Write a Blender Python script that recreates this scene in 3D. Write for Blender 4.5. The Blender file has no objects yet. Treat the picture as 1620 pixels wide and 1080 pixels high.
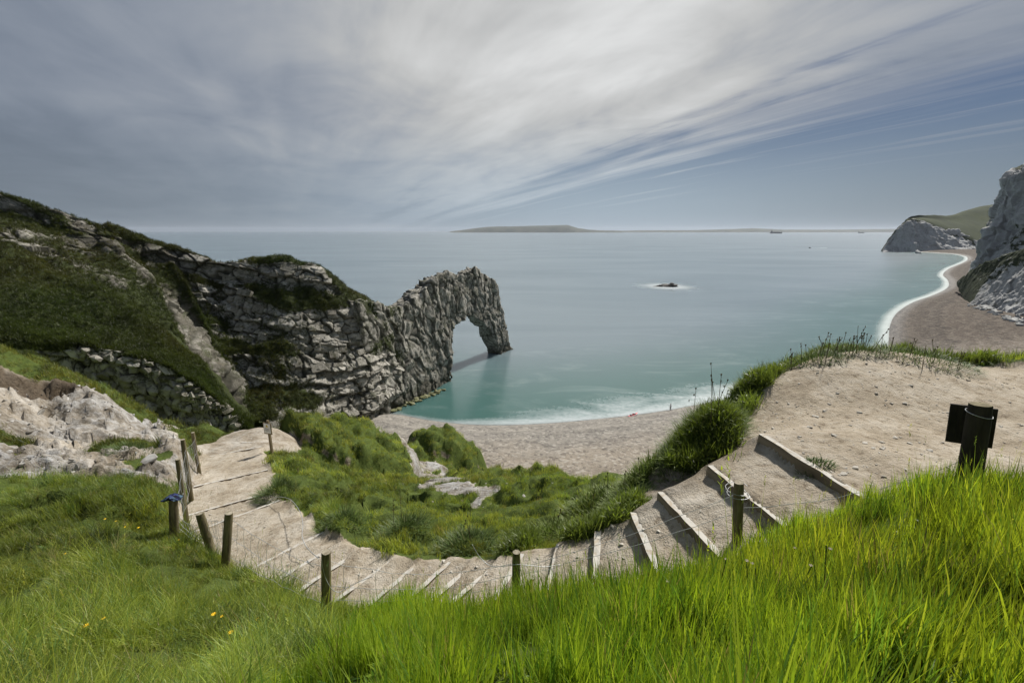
import bpy, bmesh, math, random
import numpy as np
from mathutils import Vector, Matrix

random.seed(7)
rng = np.random.default_rng(7)
sc = bpy.context.scene
COL = sc.collection
R = math.radians

# ------------------------------------------------------------------ camera
EYE = 42.0                       # metres above the sea
FPX = 720.0                      # focal length in photo pixels (1620 wide) = 16 mm
PITCH = math.atan(175.0 / FPX)
cd = bpy.data.cameras.new('camera')
cam = bpy.data.objects.new('camera', cd)
COL.objects.link(cam)
cd.sensor_width = 36.0
cd.lens = 36.0 * FPX / 1620.0
cd.clip_start = 0.05
cd.clip_end = 90000.0
cam.location = (0, 0, EYE)
cam.rotation_euler = (math.pi / 2 - PITCH, 0, 0)
sc.camera = cam

# ------------------------------------------------------------------ light
SUN_AZ, SUN_EL = R(42), R(47)    # to the right of straight ahead, above the horizon
sun_dir = Vector((math.sin(SUN_AZ) * math.cos(SUN_EL), math.cos(SUN_AZ) * math.cos(SUN_EL), math.sin(SUN_EL)))
sd = bpy.data.lights.new('sun', 'SUN')
sd.energy = 4.0
sd.angle = R(3.0)
sd.color = (1.0, 0.955, 0.88)
sun = bpy.data.objects.new('sun', sd)
COL.objects.link(sun)
sun.location = (60, 60, 120)
sun.rotation_euler = sun_dir.to_track_quat('Z', 'Y').to_euler()

sc.view_settings.view_transform = 'Standard'
sc.view_settings.look = 'None'
sc.view_settings.gamma = 1.0
sc.view_settings.exposure = 0.5
sc.render.engine = 'CYCLES'
sc.cycles.use_denoising = True
sc.cycles.max_bounces = 6
sc.cycles.diffuse_bounces = 3
sc.cycles.glossy_bounces = 2
sc.cycles.transmission_bounces = 3
sc.cycles.volume_bounces = 0
sc.cycles.transparent_max_bounces = 6
sc.cycles.sample_clamp_indirect = 4.0


# ------------------------------------------------------------------ node helper
class G:
    def __init__(s, nt):
        s.nt = nt
        nt.nodes.clear()

    def n(s, typ, ins=None, **props):
        nd = s.nt.nodes.new(typ)
        for k, v in props.items():
            setattr(nd, k, v)
        for k, v in (ins or {}).items():
            s.put(nd.inputs[k], v)
        return nd

    def put(s, sock, v):
        if isinstance(v, bpy.types.NodeSocket):
            s.nt.links.new(v, sock)
        else:
            sock.default_value = v

    def m(s, op, a, b=None, c=None, clamp=False):
        nd = s.n('ShaderNodeMath', operation=op, use_clamp=clamp)
        for i, v in enumerate((a, b, c)):
            if v is not None:
                s.put(nd.inputs[i], v)
        return nd.outputs[0]

    def vm(s, op, a, b=None):
        nd = s.n('ShaderNodeVectorMath', operation=op)
        s.put(nd.inputs[0], a)
        if b is not None:
            s.put(nd.inputs[1], b)
        return nd.outputs['Value'] if op in ('DOT_PRODUCT', 'LENGTH', 'DISTANCE') else nd.outputs[0]

    def mix(s, f, a, b, blend='MIX'):
        nd = s.n('ShaderNodeMix', data_type='RGBA', blend_type=blend)
        s.put(nd.inputs[0], f)
        for i, v in ((6, a), (7, b)):
            if not isinstance(v, bpy.types.NodeSocket) and len(v) == 3:
                v = (*v, 1)
            s.put(nd.inputs[i], v)
        return nd.outputs[2]

    def ramp(s, f, stops):
        nd = s.n('ShaderNodeValToRGB', {0: f})
        el = nd.color_ramp.elements
        while len(el) < len(stops):
            el.new(0.5)
        for e, (p, c) in zip(el, stops):
            e.position = p
            if isinstance(c, (int, float)):
                c = (c, c, c)
            e.color = (*c[:3], 1)
        return nd.outputs[0]

    def sstep(s, f, a, b):
        nd = s.n('ShaderNodeMapRange', {0: f, 1: a, 2: b, 3: 0.0, 4: 1.0}, interpolation_type='SMOOTHSTEP')
        return nd.outputs[0]

    def noise(s, vec, scale, detail=4, rough=0.55, dist=0.0):
        nd = s.n('ShaderNodeTexNoise', {'Vector': vec, 'Scale': scale, 'Detail': detail, 'Roughness': rough, 'Distortion': dist})
        return nd.outputs[0]

    def vor(s, vec, scale, feature='F1'):
        nd = s.n('ShaderNodeTexVoronoi', {'Vector': vec, 'Scale': scale}, feature=feature)
        return nd

    def attr(s, name, typ='GEOMETRY'):
        return s.n('ShaderNodeAttribute', attribute_name=name, attribute_type=typ)

    def bump(s, h, strength, dist=0.1):
        return s.n('ShaderNodeBump', {'Height': h, 'Strength': strength, 'Distance': dist}).outputs[0]


def new_mat(name):
    mt = bpy.data.materials.new(name)
    mt.use_nodes = True
    return mt, G(mt.node_tree)


def finish(g, color, rough=0.85, normal=None, spec=0.25, **extra):
    ins = {'Base Color': color if isinstance(color, bpy.types.NodeSocket) else (*color, 1), 'Roughness': rough, 'Specular IOR Level': spec}
    ins.update(extra)
    if normal is not None:
        ins['Normal'] = normal
    b = g.n('ShaderNodeBsdfPrincipled', ins)
    g.n('ShaderNodeOutputMaterial', {'Surface': b.outputs[0]})


# ------------------------------------------------------------------ sky
w = bpy.data.worlds.new('World')
sc.world = w
w.use_nodes = True
g = G(w.node_tree)
sky = g.n('ShaderNodeTexSky', sky_type='NISHITA', sun_disc=False, sun_elevation=SUN_EL, sun_rotation=SUN_AZ,
          air_density=1.0, dust_density=1.6, ozone_density=1.5).outputs[0]
d = g.n('ShaderNodeTexCoord').outputs['Generated']
sx = g.n('ShaderNodeSeparateXYZ', {0: d})
zz = g.m('ADD', g.m('MAXIMUM', sx.outputs[2], 0.0), 0.07)
qx, qy = g.m('DIVIDE', sx.outputs[0], zz), g.m('DIVIDE', sx.outputs[1], zz)
WIND = R(-26)                    # the streaks run towards this azimuth
cw, sw = math.cos(WIND), math.sin(WIND)
across = g.m('SUBTRACT', g.m('MULTIPLY', qx, cw), g.m('MULTIPLY', qy, sw))
along = g.m('ADD', g.m('MULTIPLY', qx, sw), g.m('MULTIPLY', qy, cw))


def streak(kx, ky, off, detail, rough, dist):
    v = g.n('ShaderNodeCombineXYZ', {0: g.m('MULTIPLY', across, kx), 1: g.m('MULTIPLY', along, ky), 2: off}).outputs[0]
    return g.m('SUBTRACT', g.noise(v, 1.0, detail, rough, dist), 0.5)


broad = streak(0.55, 0.34, 3.1, 4, 0.55, 0.9)
mottle = streak(1.5, 0.80, 7.4, 5, 0.6, 0.8)
fine = streak(1.9, 0.20, 9.0, 5, 0.55, 0.5)
wisps = streak(5.0, 0.24, 5.2, 5, 0.6, 0.4)
# a bank of high cloud lies over the bay; past its torn edge the sky is clear but for a few wisps
tear = g.m('ADD', g.m('MULTIPLY', fine, 2.2), g.m('MULTIPLY', wisps, 1.3))
edge_ = g.m('ADD', g.m('SUBTRACT', across, g.m('MULTIPLY', tear, 1.0)), g.m('MULTIPLY', broad, 0.5))
cover = g.m('SUBTRACT', 1.0, g.sstep(edge_, 2.55, 3.75))
thread = g.m('MULTIPLY', g.sstep(wisps, 0.03, 0.16), g.sstep(across, 6.5, 3.4))
cover = g.m('MAXIMUM', cover, g.m('MULTIPLY', thread, 0.55))
rift = g.m('MULTIPLY', g.sstep(g.m('ADD', fine, g.m('MULTIPLY', mottle, 0.5)), -0.07, -0.24), g.sstep(across, 0.8, 2.2))
cover = g.m('MULTIPLY', cover, g.m('SUBTRACT', 1.0, g.m('MULTIPLY', rift, 0.6)))
# light carried through the cloud: strongest below the sun
nd = g.n('ShaderNodeVectorMath', {0: d}, operation='NORMALIZE').outputs[0]
GLOW_AZ, GLOW_EL = R(9), R(20)
glow_dir = (math.sin(GLOW_AZ) * math.cos(GLOW_EL), math.cos(GLOW_AZ) * math.cos(GLOW_EL), math.sin(GLOW_EL))
cosg = g.m('MAXIMUM', g.vm('DOT_PRODUCT', nd, glow_dir), 0.0)
glow = g.m('POWER', cosg, 6.0)
thick = g.m('ADD', g.m('MULTIPLY', broad, 1.1), g.m('ADD', g.m('MULTIPLY', mottle, 0.75), g.m('MULTIPLY', fine, 0.55)))
lum = g.m('ADD', g.m('MULTIPLY', glow, 2.8), 1.45)
lum = g.m('MULTIPLY', lum, g.m('ADD', 1.0, thick))
lum = g.m('MAXIMUM', lum, 0.6)
cl_col = g.mix(g.sstep(lum, 0.6, 3.9), (0.78, 0.98, 1.32), (1.0, 1.01, 1.01))
cloud = g.mix(1.0, cl_col, g.n('ShaderNodeCombineColor', {0: lum, 1: lum, 2: lum}).outputs[0], 'MULTIPLY')
blue = g.mix(1.0, sky, (0.105, 0.142, 0.205), 'MULTIPLY')
base = g.mix(cover, blue, cloud)
veil_l = g.m('ADD', g.m('MULTIPLY', glow, 3.0), 1.45)
veil = g.mix(1.0, (0.82, 1.0, 1.17), g.n('ShaderNodeCombineColor', {0: veil_l, 1: veil_l, 2: veil_l}).outputs[0], 'MULTIPLY')
low = g.m('SUBTRACT', 1.0, g.sstep(sx.outputs[2], 0.0, 0.24))
col = g.mix(g.m('MULTIPLY', low, 0.8), base, veil)
bg = g.n('ShaderNodeBackground', {'Color': col, 'Strength': 0.1})
g.n('ShaderNodeOutputWorld', {'Surface': bg.outputs[0]})
w.cycles.sampling_method = 'MANUAL'
w.cycles.sample_map_resolution = 512

# ------------------------------------------------------------------ survey helpers (photo position + distance -> place)
CP, SP = math.cos(PITCH), math.sin(PITCH)


def ray(px, py):
    v = py - 540.0
    return px - 810.0, FPX * CP - v * SP, v * CP + FPX * SP      # right, forward, down


def at(px, py, Y):
    r, f, dn = ray(px, py)
    k = Y / f
    return np.array((r * k, Y, EYE - dn * k))


def at_z(px, py, z):
    r, f, dn = ray(px, py)
    k = (EYE - z) / dn
    return np.array((r * k, f * k, z))


# ------------------------------------------------------------------ noise
def _hash(ix, iy, iz, seed):
    h = (ix.astype(np.int64) * 374761393 + iy.astype(np.int64) * 668265263 + iz.astype(np.int64) * 2147483647 + seed * 1274126177) & 0xFFFFFFFF
    h = ((h ^ (h >> 13)) * 1274126177) & 0xFFFFFFFF
    h = ((h ^ (h >> 16)) * 2246822519) & 0xFFFFFFFF
    return ((h ^ (h >> 15)) & 0xFFFFFF) / float(0xFFFFFF)


def vnoise(p, seed=0):
    i = np.floor(p).astype(np.int64)
    f = p - i
    f = f * f * f * (f * (f * 6 - 15) + 10)
    out = 0
    for dx in (0, 1):
        for dy in (0, 1):
            for dz in (0, 1):
                wgt = (f[:, 0] if dx else 1 - f[:, 0]) * (f[:, 1] if dy else 1 - f[:, 1]) * (f[:, 2] if dz else 1 - f[:, 2])
                out = out + wgt * _hash(i[:, 0] + dx, i[:, 1] + dy, i[:, 2] + dz, seed)
    return out * 2 - 1


def fbm(p, octaves=4, seed=0, gain=0.5):
    a, s, o = 1.0, 0.0, 0.0
    q = np.array(p, float)
    for k in range(octaves):
        o = o + a * vnoise(q, seed + k)
        s += a
        a *= gain
        q = q * 2.03 + 17.3
    return o / s


def worley(p, seed=0):
    i = np.floor(p).astype(np.int64)
    n = len(p)
    f1 = np.full(n, 9.0)
    f2 = np.full(n, 9.0)
    cid = np.zeros(n)
    tlt = np.zeros(n)
    for dx in (-1, 0, 1):
        for dy in (-1, 0, 1):
            for dz in (-1, 0, 1):
                cx, cy, cz = i[:, 0] + dx, i[:, 1] + dy, i[:, 2] + dz
                h0, h1, h2 = _hash(cx, cy, cz, seed), _hash(cx, cy, cz, seed + 1), _hash(cx, cy, cz, seed + 2)
                ox, oy, oz = p[:, 0] - cx - h0, p[:, 1] - cy - h1, p[:, 2] - cz - h2
                dd = np.sqrt(ox * ox + oy * oy + oz * oz)
                h = _hash(cx, cy, cz, seed + 3)
                near = dd < f1
                f2 = np.where(near, f1, np.minimum(f2, dd))
                cid = np.where(near, h, cid)
                tlt = np.where(near, ox * (h1 - .5) + oy * (h2 - .5) + oz * (h0 - .5), tlt)
                f1 = np.where(near, dd, f1)
    return f1, f2, cid, tlt * 2


def ss(x, a, b):
    t = np.clip((x - a) / (b - a), 0, 1)
    return t * t * (3 - 2 * t)


# ------------------------------------------------------------------ mesh helpers
def mesh(name, V, F, mat=None, smooth=False, attrs=None):
    V = np.asarray(V, np.float32)
    me = bpy.data.meshes.new(name)
    if isinstance(F, np.ndarray):
        k = F.shape[1]
        me.vertices.add(len(V))
        me.vertices.foreach_set('co', V.ravel())
        me.loops.add(F.size)
        me.loops.foreach_set('vertex_index', F.astype(np.int32).ravel())
        me.polygons.add(len(F))
        me.polygons.foreach_set('loop_start', np.arange(0, F.size, k, dtype=np.int32))
        me.update(calc_edges=True)
    else:
        me.from_pydata([tuple(map(float, v)) for v in V], [], F)
    if smooth:
        me.polygons.foreach_set('use_smooth', np.ones(len(me.polygons), bool))
    for k, a in (attrs or {}).items():
        a = np.asarray(a, np.float32)
        if a.ndim == 2:
            at_ = me.attributes.new(k, 'FLOAT_VECTOR', 'POINT')
            at_.data.foreach_set('vector', a.ravel())
        else:
            at_ = me.attributes.new(k, 'FLOAT', 'POINT')
            at_.data.foreach_set('value', a)
    if mat:
        me.materials.append(mat)
    return me


def obj(name, me, parent=None, loc=None):
    o = bpy.data.objects.new(name, me)
    COL.objects.link(o)
    if parent is not None:
        o.parent = parent
    if loc is not None:
        o.location = loc
    return o


def tag(o, label=None, cat=None, group=None, kind=None):
    if label: o['label'] = label
    if cat: o['category'] = cat
    if group: o['group'] = group
    if kind: o['kind'] = kind
    return o


def thing(name, label, cat, loc=(0, 0, 0), group=None, rz=0.0):
    o = obj(name, None, None, loc)
    o.rotation_euler = (0, 0, rz)
    return tag(o, label, cat, group)


def grid_faces(nr, nc, keep=None):
    a = np.arange(nr * nc).reshape(nr, nc)
    F = np.stack([a[:-1, :-1], a[:-1, 1:], a[1:, 1:], a[1:, :-1]], -1).reshape(-1, 4)
    return F if keep is None else F[keep]


def prune(V, F, attrs=None):
    used = np.unique(F)
    mp = np.full(len(V), -1)
    mp[used] = np.arange(len(used))
    return V[used], mp[F], {k: a[used] for k, a in (attrs or {}).items()}


class MB:
    def __init__(s):
        s.V, s.F = [], []

    def add(s, V, F):
        b = len(s.V)
        s.V += [tuple(map(float, v)) for v in V]
        s.F += [tuple(int(i) + b for i in f) for f in F]
        return s

    def box(s, c, size, rot=None):
        V = [Vector((x * size[0] / 2, y * size[1] / 2, z * size[2] / 2)) for x in (-1, 1) for y in (-1, 1) for z in (-1, 1)]
        if rot is not None:
            V = [rot @ v for v in V]
        return s.add([v + Vector(c) for v in V], [(0, 1, 3, 2), (4, 6, 7, 5), (0, 4, 5, 1), (2, 3, 7, 6), (0, 2, 6, 4), (1, 5, 7, 3)])

    def tube(s, pts, r, n=6, cap=True):
        P = [Vector(p) for p in pts]
        rs = r if hasattr(r, '__len__') else [r] * len(P)
        rings, up = [], None
        for i, p in enumerate(P):
            t = (P[min(i + 1, len(P) - 1)] - P[max(i - 1, 0)]).normalized()
            if up is None:
                up = t.orthogonal().normalized()
            up = (up - t * up.dot(t)).normalized()
            q = t.cross(up)
            rings.append([p + (up * math.cos(6.2831853 * k / n) + q * math.sin(6.2831853 * k / n)) * rs[i] for k in range(n)])
        V = [v for rg in rings for v in rg]
        F = [(i * n + k, i * n + (k + 1) % n, (i + 1) * n + (k + 1) % n, (i + 1) * n + k) for i in range(len(P) - 1) for k in range(n)]
        if cap:
            F += [tuple(reversed(range(n))), tuple(range((len(P) - 1) * n, len(P) * n))]
        return s.add(V, F)

    def build(s, name, mat, parent=None, smooth=False, loc=None):
        return obj(name, mesh(name, np.array(s.V), s.F, mat, smooth), parent, loc)


def catmull(P, n):
    """P (k, ...) control rows -> n samples."""
    k = len(P)
    t = np.linspace(0, k - 1, n)
    i = np.clip(np.floor(t).astype(int), 0, k - 2)
    f = (t - i).reshape(-1, *([1] * (P.ndim - 1)))
    p0, p1, p2, p3 = P[np.clip(i - 1, 0, k - 1)], P[i], P[i + 1], P[np.clip(i + 2, 0, k - 1)]
    return 0.5 * (2 * p1 + (p2 - p0) * f + (2 * p0 - 5 * p1 + 4 * p2 - p3) * f ** 2 + (3 * p1 - p0 - 3 * p2 + p3) * f ** 3)


def loft(ctrl, nr, nc):
    A = np.array(ctrl, float)                      # rows x cols x 3
    A = catmull(A, nr)
    A = catmull(A.transpose(1, 0, 2), nc).transpose(1, 0, 2)
    return A


def grid_normals(A):
    du = np.gradient(A, axis=1)
    dv = np.gradient(A, axis=0)
    n = np.cross(du, dv)
    return n / (np.linalg.norm(n, axis=2, keepdims=True) + 1e-9)


# ------------------------------------------------------------------ materials
def make_rock(name, pale, dark, green, scale=1.0, veg_dark=(0.018, 0.022, 0.010), MOSS=0.0):
    """rock with joints; attributes veg (0 rock .. 1 turf), crack (1 in a joint), tone (-1..1 per block)."""
    mt, g = new_mat(name)
    P = g.n('ShaderNodeNewGeometry').outputs['Position']
    n1 = g.noise(P, 0.9 * scale, 7, 0.65)
    n2 = g.noise(P, 5.0 * scale, 5, 0.6)
    n3 = g.noise(P, 0.16 * scale, 4, 0.6)
    tone = g.attr('tone').outputs['Fac']
    f = g.m('ADD', g.m('MULTIPLY', tone, 0.22), g.m('ADD', g.m('MULTIPLY', n1, 0.8), g.m('MULTIPLY', n3, 0.45)))
    c = g.ramp(f, [(0.28, dark), (0.62, tuple(0.55 * a + 0.45 * b for a, b in zip(pale, dark))), (0.95, pale)])
    c = g.mix(g.m('MULTIPLY', g.sstep(n2, 0.52, 0.75), 0.35), c, tuple(x * 1.12 for x in pale))
    lich = g.sstep(g.noise(P, 0.5 * scale, 5, 0.7), 0.55, 0.72)
    c = g.mix(g.m('MULTIPLY', lich, 0.35), c, (0.13, 0.11, 0.055))
    moss = g.m('MULTIPLY', g.sstep(g.noise(P, 0.42 * scale, 6, 0.72), 0.50, 0.60), g.sstep(n2, .62, .42))
    c = g.mix(g.m('MULTIPLY', moss, MOSS), c, tuple(1.25 * x for x in green))
    crack = g.attr('crack').outputs['Fac']
    c = g.mix(g.m('MULTIPLY', crack, 0.85), c, (0.035, 0.034, 0.024))
    gn = g.noise(P, 2.2 * scale, 6, 0.7)
    gc = g.ramp(gn, [(0.3, veg_dark), (0.55, green), (0.8, tuple(1.7 * x for x in green))])
    vg = g.m('ADD', g.attr('veg').outputs['Fac'], g.m('MULTIPLY', g.m('SUBTRACT', gn, 0.5), 0.9))
    c = g.mix(g.sstep(vg, 0.42, 0.60), c, gc)
    h = g.m('ADD', g.m('MULTIPLY', n1, 0.5), g.m('MULTIPLY', n2, 0.3))
    finish(g, c, 0.9, g.bump(h, 0.7, 0.35 / scale), 0.15)
    return mt


M = {}
M['lime'] = make_rock('limestone_rock', (0.49, 0.465, 0.415), (0.098, 0.090, 0.072), (0.034, 0.043, 0.012), MOSS=0.85)
M['chalk'] = make_rock('chalk_rock', (0.54, 0.54, 0.535), (0.17, 0.17, 0.165), (0.026, 0.036, 0.013), 0.3)

mt, g = new_mat('limestone_block')
P = g.n('ShaderNodeNewGeometry').outputs['Position']
rnd = g.n('ShaderNodeObjectInfo').outputs['Random']
n1 = g.noise(P, 1.6, 7, 0.65)
n2 = g.noise(P, 7.0, 5, 0.65)
f = g.m('ADD', g.m('MULTIPLY', rnd, 0.34), g.m('ADD', g.m('MULTIPLY', n1, 0.65), 0.02))
c = g.ramp(f, [(0.22, (0.11, 0.10, 0.083)), (0.5, (0.27, 0.252, 0.215)), (0.85, (0.48, 0.46, 0.415))])
c = g.mix(g.m('MULTIPLY', g.sstep(g.noise(P, 0.9, 5, 0.7), 0.50, 0.62), 0.7), c, (0.055, 0.056, 0.025))
finish(g, c, 0.9, g.bump(g.m('ADD', n1, g.m('MULTIPLY', n2, 0.5)), 0.8, 0.25), 0.15)
M['block'] = mt

mt, g = new_mat('ground')      # attributes: bare (0 turf .. 1 bare), chalk (0 earth .. 1 chalk), dark (soil face)
P = g.n('ShaderNodeNewGeometry').outputs['Position']
n1 = g.noise(P, 1.3, 7, 0.62)
n2 = g.noise(P, 9.0, 6, 0.65)
n3 = g.noise(P, 45.0, 4, 0.6)
bare, chalk, dark = (g.attr(k).outputs['Fac'] for k in ('bare', 'chalk', 'dark'))
turf = g.ramp(g.m('ADD', g.m('MULTIPLY', n1, 0.5), g.m('MULTIPLY', n2, 0.5)), [(0.3, (0.030, 0.042, 0.012)), (0.55, (0.085, 0.115, 0.026)), (0.75, (0.15, 0.165, 0.05))])
earth = g.ramp(g.m('ADD', g.m('MULTIPLY', n1, 0.6), g.m('MULTIPLY', n2, 0.4)), [(0.30, (0.21, 0.168, 0.118)), (0.48, (0.385, 0.325, 0.245)), (0.66, (0.54, 0.485, 0.40))])
earth = g.mix(g.m('MULTIPLY', g.sstep(n3, 0.6, 0.72), 0.45), earth, (0.54, 0.50, 0.44))
earth = g.mix(g.m('MULTIPLY', g.sstep(n2, 0.44, 0.32), 0.6), earth, (0.15, 0.112, 0.072))
ch = g.ramp(g.m('ADD', g.m('MULTIPLY', n1, 0.7), g.m('MULTIPLY', n2, 0.3)), [(0.34, (0.12, 0.10, 0.075)), (0.44, (0.24, 0.215, 0.18)), (0.52, (0.35, 0.34, 0.325)), (0.66, (0.50, 0.50, 0.495))])
bc = g.mix(chalk, earth, ch)
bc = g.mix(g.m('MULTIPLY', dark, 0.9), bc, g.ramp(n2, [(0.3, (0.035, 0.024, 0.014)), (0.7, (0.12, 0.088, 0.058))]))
edge = g.m('ADD', bare, g.m('MULTIPLY', g.m('SUBTRACT', n2, 0.5), 0.5))
gr_ = g.noise(g.n('ShaderNodeMapping', {'Vector': P, 'Scale': (.8, 2.4, 1)}).outputs[0], 3.2, 6, .7)
bc = g.mix(g.m('MULTIPLY', g.m('MULTIPLY', g.sstep(gr_, .50, .38), chalk), .8), bc, (.12, .10, .075))
c = g.mix(g.sstep(edge, 0.36, 0.60), turf, bc)
hh = g.m('ADD', g.m('MULTIPLY', n2, 0.7), g.m('MULTIPLY', n3, 0.45))
finish(g, c, 0.93, g.bump(g.m('ADD', hh, g.m('MULTIPLY', gr_, g.m('MULTIPLY', chalk, 1.6))), 0.85, 0.07), 0.12)
M['ground'] = mt


def simple(name, stops, scale, rough=0.8, bump=0.3, bd=0.02, spec=0.25, stretch=(1, 1, 1), coord='Object'):
    mt, g = new_mat(name)
    P = g.n('ShaderNodeTexCoord').outputs[coord]
    P = g.n('ShaderNodeMapping', {'Vector': P, 'Scale': stretch}).outputs[0]
    n = g.noise(P, scale, 6, 0.62)
    finish(g, g.ramp(n, stops), rough, g.bump(n, bump, bd), spec)
    return mt


M['wood'] = simple('weathered_post_wood', [(0.28, (0.055, 0.045, 0.026)), (0.5, (0.16, 0.135, 0.075)), (0.72, (0.30, 0.26, 0.16))], 14, 0.85, 0.6, 0.01, stretch=(1, 1, 0.16))
M['endgrain'] = simple('post_end_grain', [(0.3, (0.16, 0.135, 0.09)), (0.7, (0.40, 0.36, 0.28))], 30, 0.9, 0.5, 0.005)
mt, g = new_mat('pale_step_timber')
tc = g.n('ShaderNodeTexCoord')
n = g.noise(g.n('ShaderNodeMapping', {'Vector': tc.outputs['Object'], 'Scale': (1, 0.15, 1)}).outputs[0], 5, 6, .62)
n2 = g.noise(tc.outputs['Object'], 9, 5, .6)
upw = g.sstep(g.n('ShaderNodeSeparateXYZ', {0: tc.outputs['Normal']}).outputs[2], .3, .7)  # upward faces of the boards are pale, their sides brown
upface = g.ramp(n, [(0.3, (0.30, 0.275, 0.235)), (0.5, (0.50, 0.475, 0.43)), (0.7, (0.62, 0.60, 0.56))])
upface = g.mix(g.m('MULTIPLY', g.sstep(n2, .52, .64), .8), upface, (.38, .32, .24))
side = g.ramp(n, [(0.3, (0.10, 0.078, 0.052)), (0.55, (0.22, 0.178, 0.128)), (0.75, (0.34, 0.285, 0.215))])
finish(g, g.mix(upw, side, upface), .88, g.bump(n, .5, .01), .2)
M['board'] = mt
M['darkwood'] = simple('dark_sign_wood', [(0.3, (0.014, 0.012, 0.009)), (0.7, (0.055, 0.045, 0.035))], 16, 0.8, 0.5, 0.01, stretch=(1, 1, 0.2))
M['wire'] = simple('galvanised_wire', [(0.3, (0.34, 0.35, 0.36)), (0.7, (0.60, 0.61, 0.62))], 40, 0.45, 0.1, 0.001, 0.5)
M['wire'].node_tree.nodes['Principled BSDF'].inputs['Metallic'].default_value = 0.5
M['stone'] = simple('loose_stone', [(0.3, (0.25, 0.22, 0.18)), (0.7, (0.62, 0.59, 0.53))], 9, 0.9, 0.5, 0.01)
M['chalkrock'] = simple('chalk_boulder', [(0.3, (0.25, 0.25, 0.24)), (0.7, (0.60, 0.60, 0.58))], 0.8, 0.9, 0.6, 0.3)
M['weedrock'] = simple('seaweed_boulder', [(0.3, (0.035, 0.04, 0.018)), (0.5, (0.12, 0.125, 0.05)), (0.7, (0.33, 0.31, 0.22))], 0.9, 0.75, 0.6, 0.3, coord='Generated')
M['searock'] = simple('wet_dark_rock', [(0.3, (0.012, 0.012, 0.012)), (0.7, (0.06, 0.056, 0.05))], 0.5, 0.6, 0.8, 0.6)
M['farland'] = simple('far_land', [(0.35, (0.05, 0.06, 0.045)), (0.65, (0.11, 0.11, 0.085))], 0.004, 0.95, 0.0, 1.0)
M['yellow'] = simple('yellow_petals', [(0.3, (0.70, 0.42, 0.01)), (0.7, (0.85, 0.60, 0.02))], 20, 0.6, 0.0)
M['white'] = simple('seed_fluff', [(0.3, (0.30, 0.26, 0.18)), (0.7, (0.46, 0.42, 0.32))], 20, 0.6, 0.0)
M['stem'] = simple('flower_stem', [(0.3, (0.05, 0.09, 0.02)), (0.7, (0.10, 0.16, 0.03))], 20, 0.7, 0.0)
M['hull_white'] = simple('kayak_white', [(0.3, (0.62, 0.62, 0.62)), (0.7, (0.74, 0.74, 0.74))], 4, 0.4, 0.0)
M['hull_red'] = simple('kayak_red', [(0.3, (0.55, 0.035, 0.05)), (0.7, (0.66, 0.06, 0.07))], 4, 0.4, 0.0)
M['black'] = simple('black_plastic', [(0.3, (0.01, 0.01, 0.011)), (0.7, (0.022, 0.022, 0.024))], 4, 0.5, 0.0)
M['ship'] = simple('ship_paint', [(0.3, (0.05, 0.055, 0.065)), (0.7, (0.10, 0.10, 0.11))], 0.05, 0.6, 0.0)
M['paper'] = simple('sign_paper', [(0.3, (0.70, 0.70, 0.68)), (0.7, (0.80, 0.80, 0.78))], 12, 0.5, 0.0)
M['ink'] = simple('sign_ink', [(0.3, (0.05, 0.05, 0.05)), (0.7, (0.12, 0.12, 0.12))], 12, 0.6, 0.0)
M['amber'] = simple('warning_yellow', [(0.3, (0.62, 0.44, 0.02)), (0.7, (0.72, 0.52, 0.03))], 12, 0.5, 0.0)
M['signwood'] = simple('sign_frame_wood', [(0.3, (0.13, 0.10, 0.055)), (0.7, (0.27, 0.21, 0.125))], 18, 0.8, 0.3, 0.01, stretch=(1, 1, 0.2))

mt, g = new_mat('patterned_cloth')
P = g.n('ShaderNodeTexCoord').outputs['Object']
v = g.vor(P, 26.0)
c = g.ramp(g.n('ShaderNodeSeparateColor', {0: v.outputs['Color']}).outputs[0], [(0.0, (0.012, 0.012, 0.018)), (0.4, (0.016, 0.02, 0.055)), (0.68, (0.045, 0.06, 0.15)), (0.92, (0.09, 0.15, 0.19))])
finish(g, c, 0.9, g.bump(g.noise(P, 30, 3), 0.5, 0.01), 0.1)
M['cloth'] = mt


def grass_mat(name, trans=0.45):
    mt, g = new_mat(name)
    tint = g.attr('tint', 'INSTANCER').outputs['Color']
    h = g.attr('h').outputs['Fac']
    rnd = g.attr('rnd').outputs['Fac']
    ir = g.n('ShaderNodeObjectInfo').outputs['Random']
    k = g.m('ADD', 0.62, g.m('ADD', g.m('MULTIPLY', rnd, 0.5), g.m('MULTIPLY', ir, 0.3)))
    c = g.mix(1.0, tint, g.n('ShaderNodeCombineColor', {0: k, 1: k, 2: k}).outputs[0], 'MULTIPLY')
    dry = g.mix(1.0, tint, (1.45, 1.22, 2.0), 'MULTIPLY')
    c = g.mix(g.m('MULTIPLY', g.sstep(rnd, 0.74, 0.95), 0.75), c, dry)
    yl = g.mix(1.0, c, (1.14, 1.12, 0.75), 'MULTIPLY')
    c = g.mix(g.m('MULTIPLY', h, 0.6), c, yl)
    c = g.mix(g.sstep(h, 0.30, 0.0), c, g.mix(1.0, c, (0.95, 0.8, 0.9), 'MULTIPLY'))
    b = g.n('ShaderNodeBsdfPrincipled', {'Base Color': c, 'Roughness': 0.45, 'Specular IOR Level': 0.32})
    t = g.n('ShaderNodeBsdfTranslucent', {'Color': g.mix(1.0, c, (1.25, 1.25, 0.6), 'MULTIPLY')})
    x = g.n('ShaderNodeMixShader', {0: trans, 1: b.outputs[0], 2: t.outputs[0]})
    g.n('ShaderNodeOutputMaterial', {'Surface': x.outputs[0]})
    return mt


M['grass'] = grass_mat('grass_blades')

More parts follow.
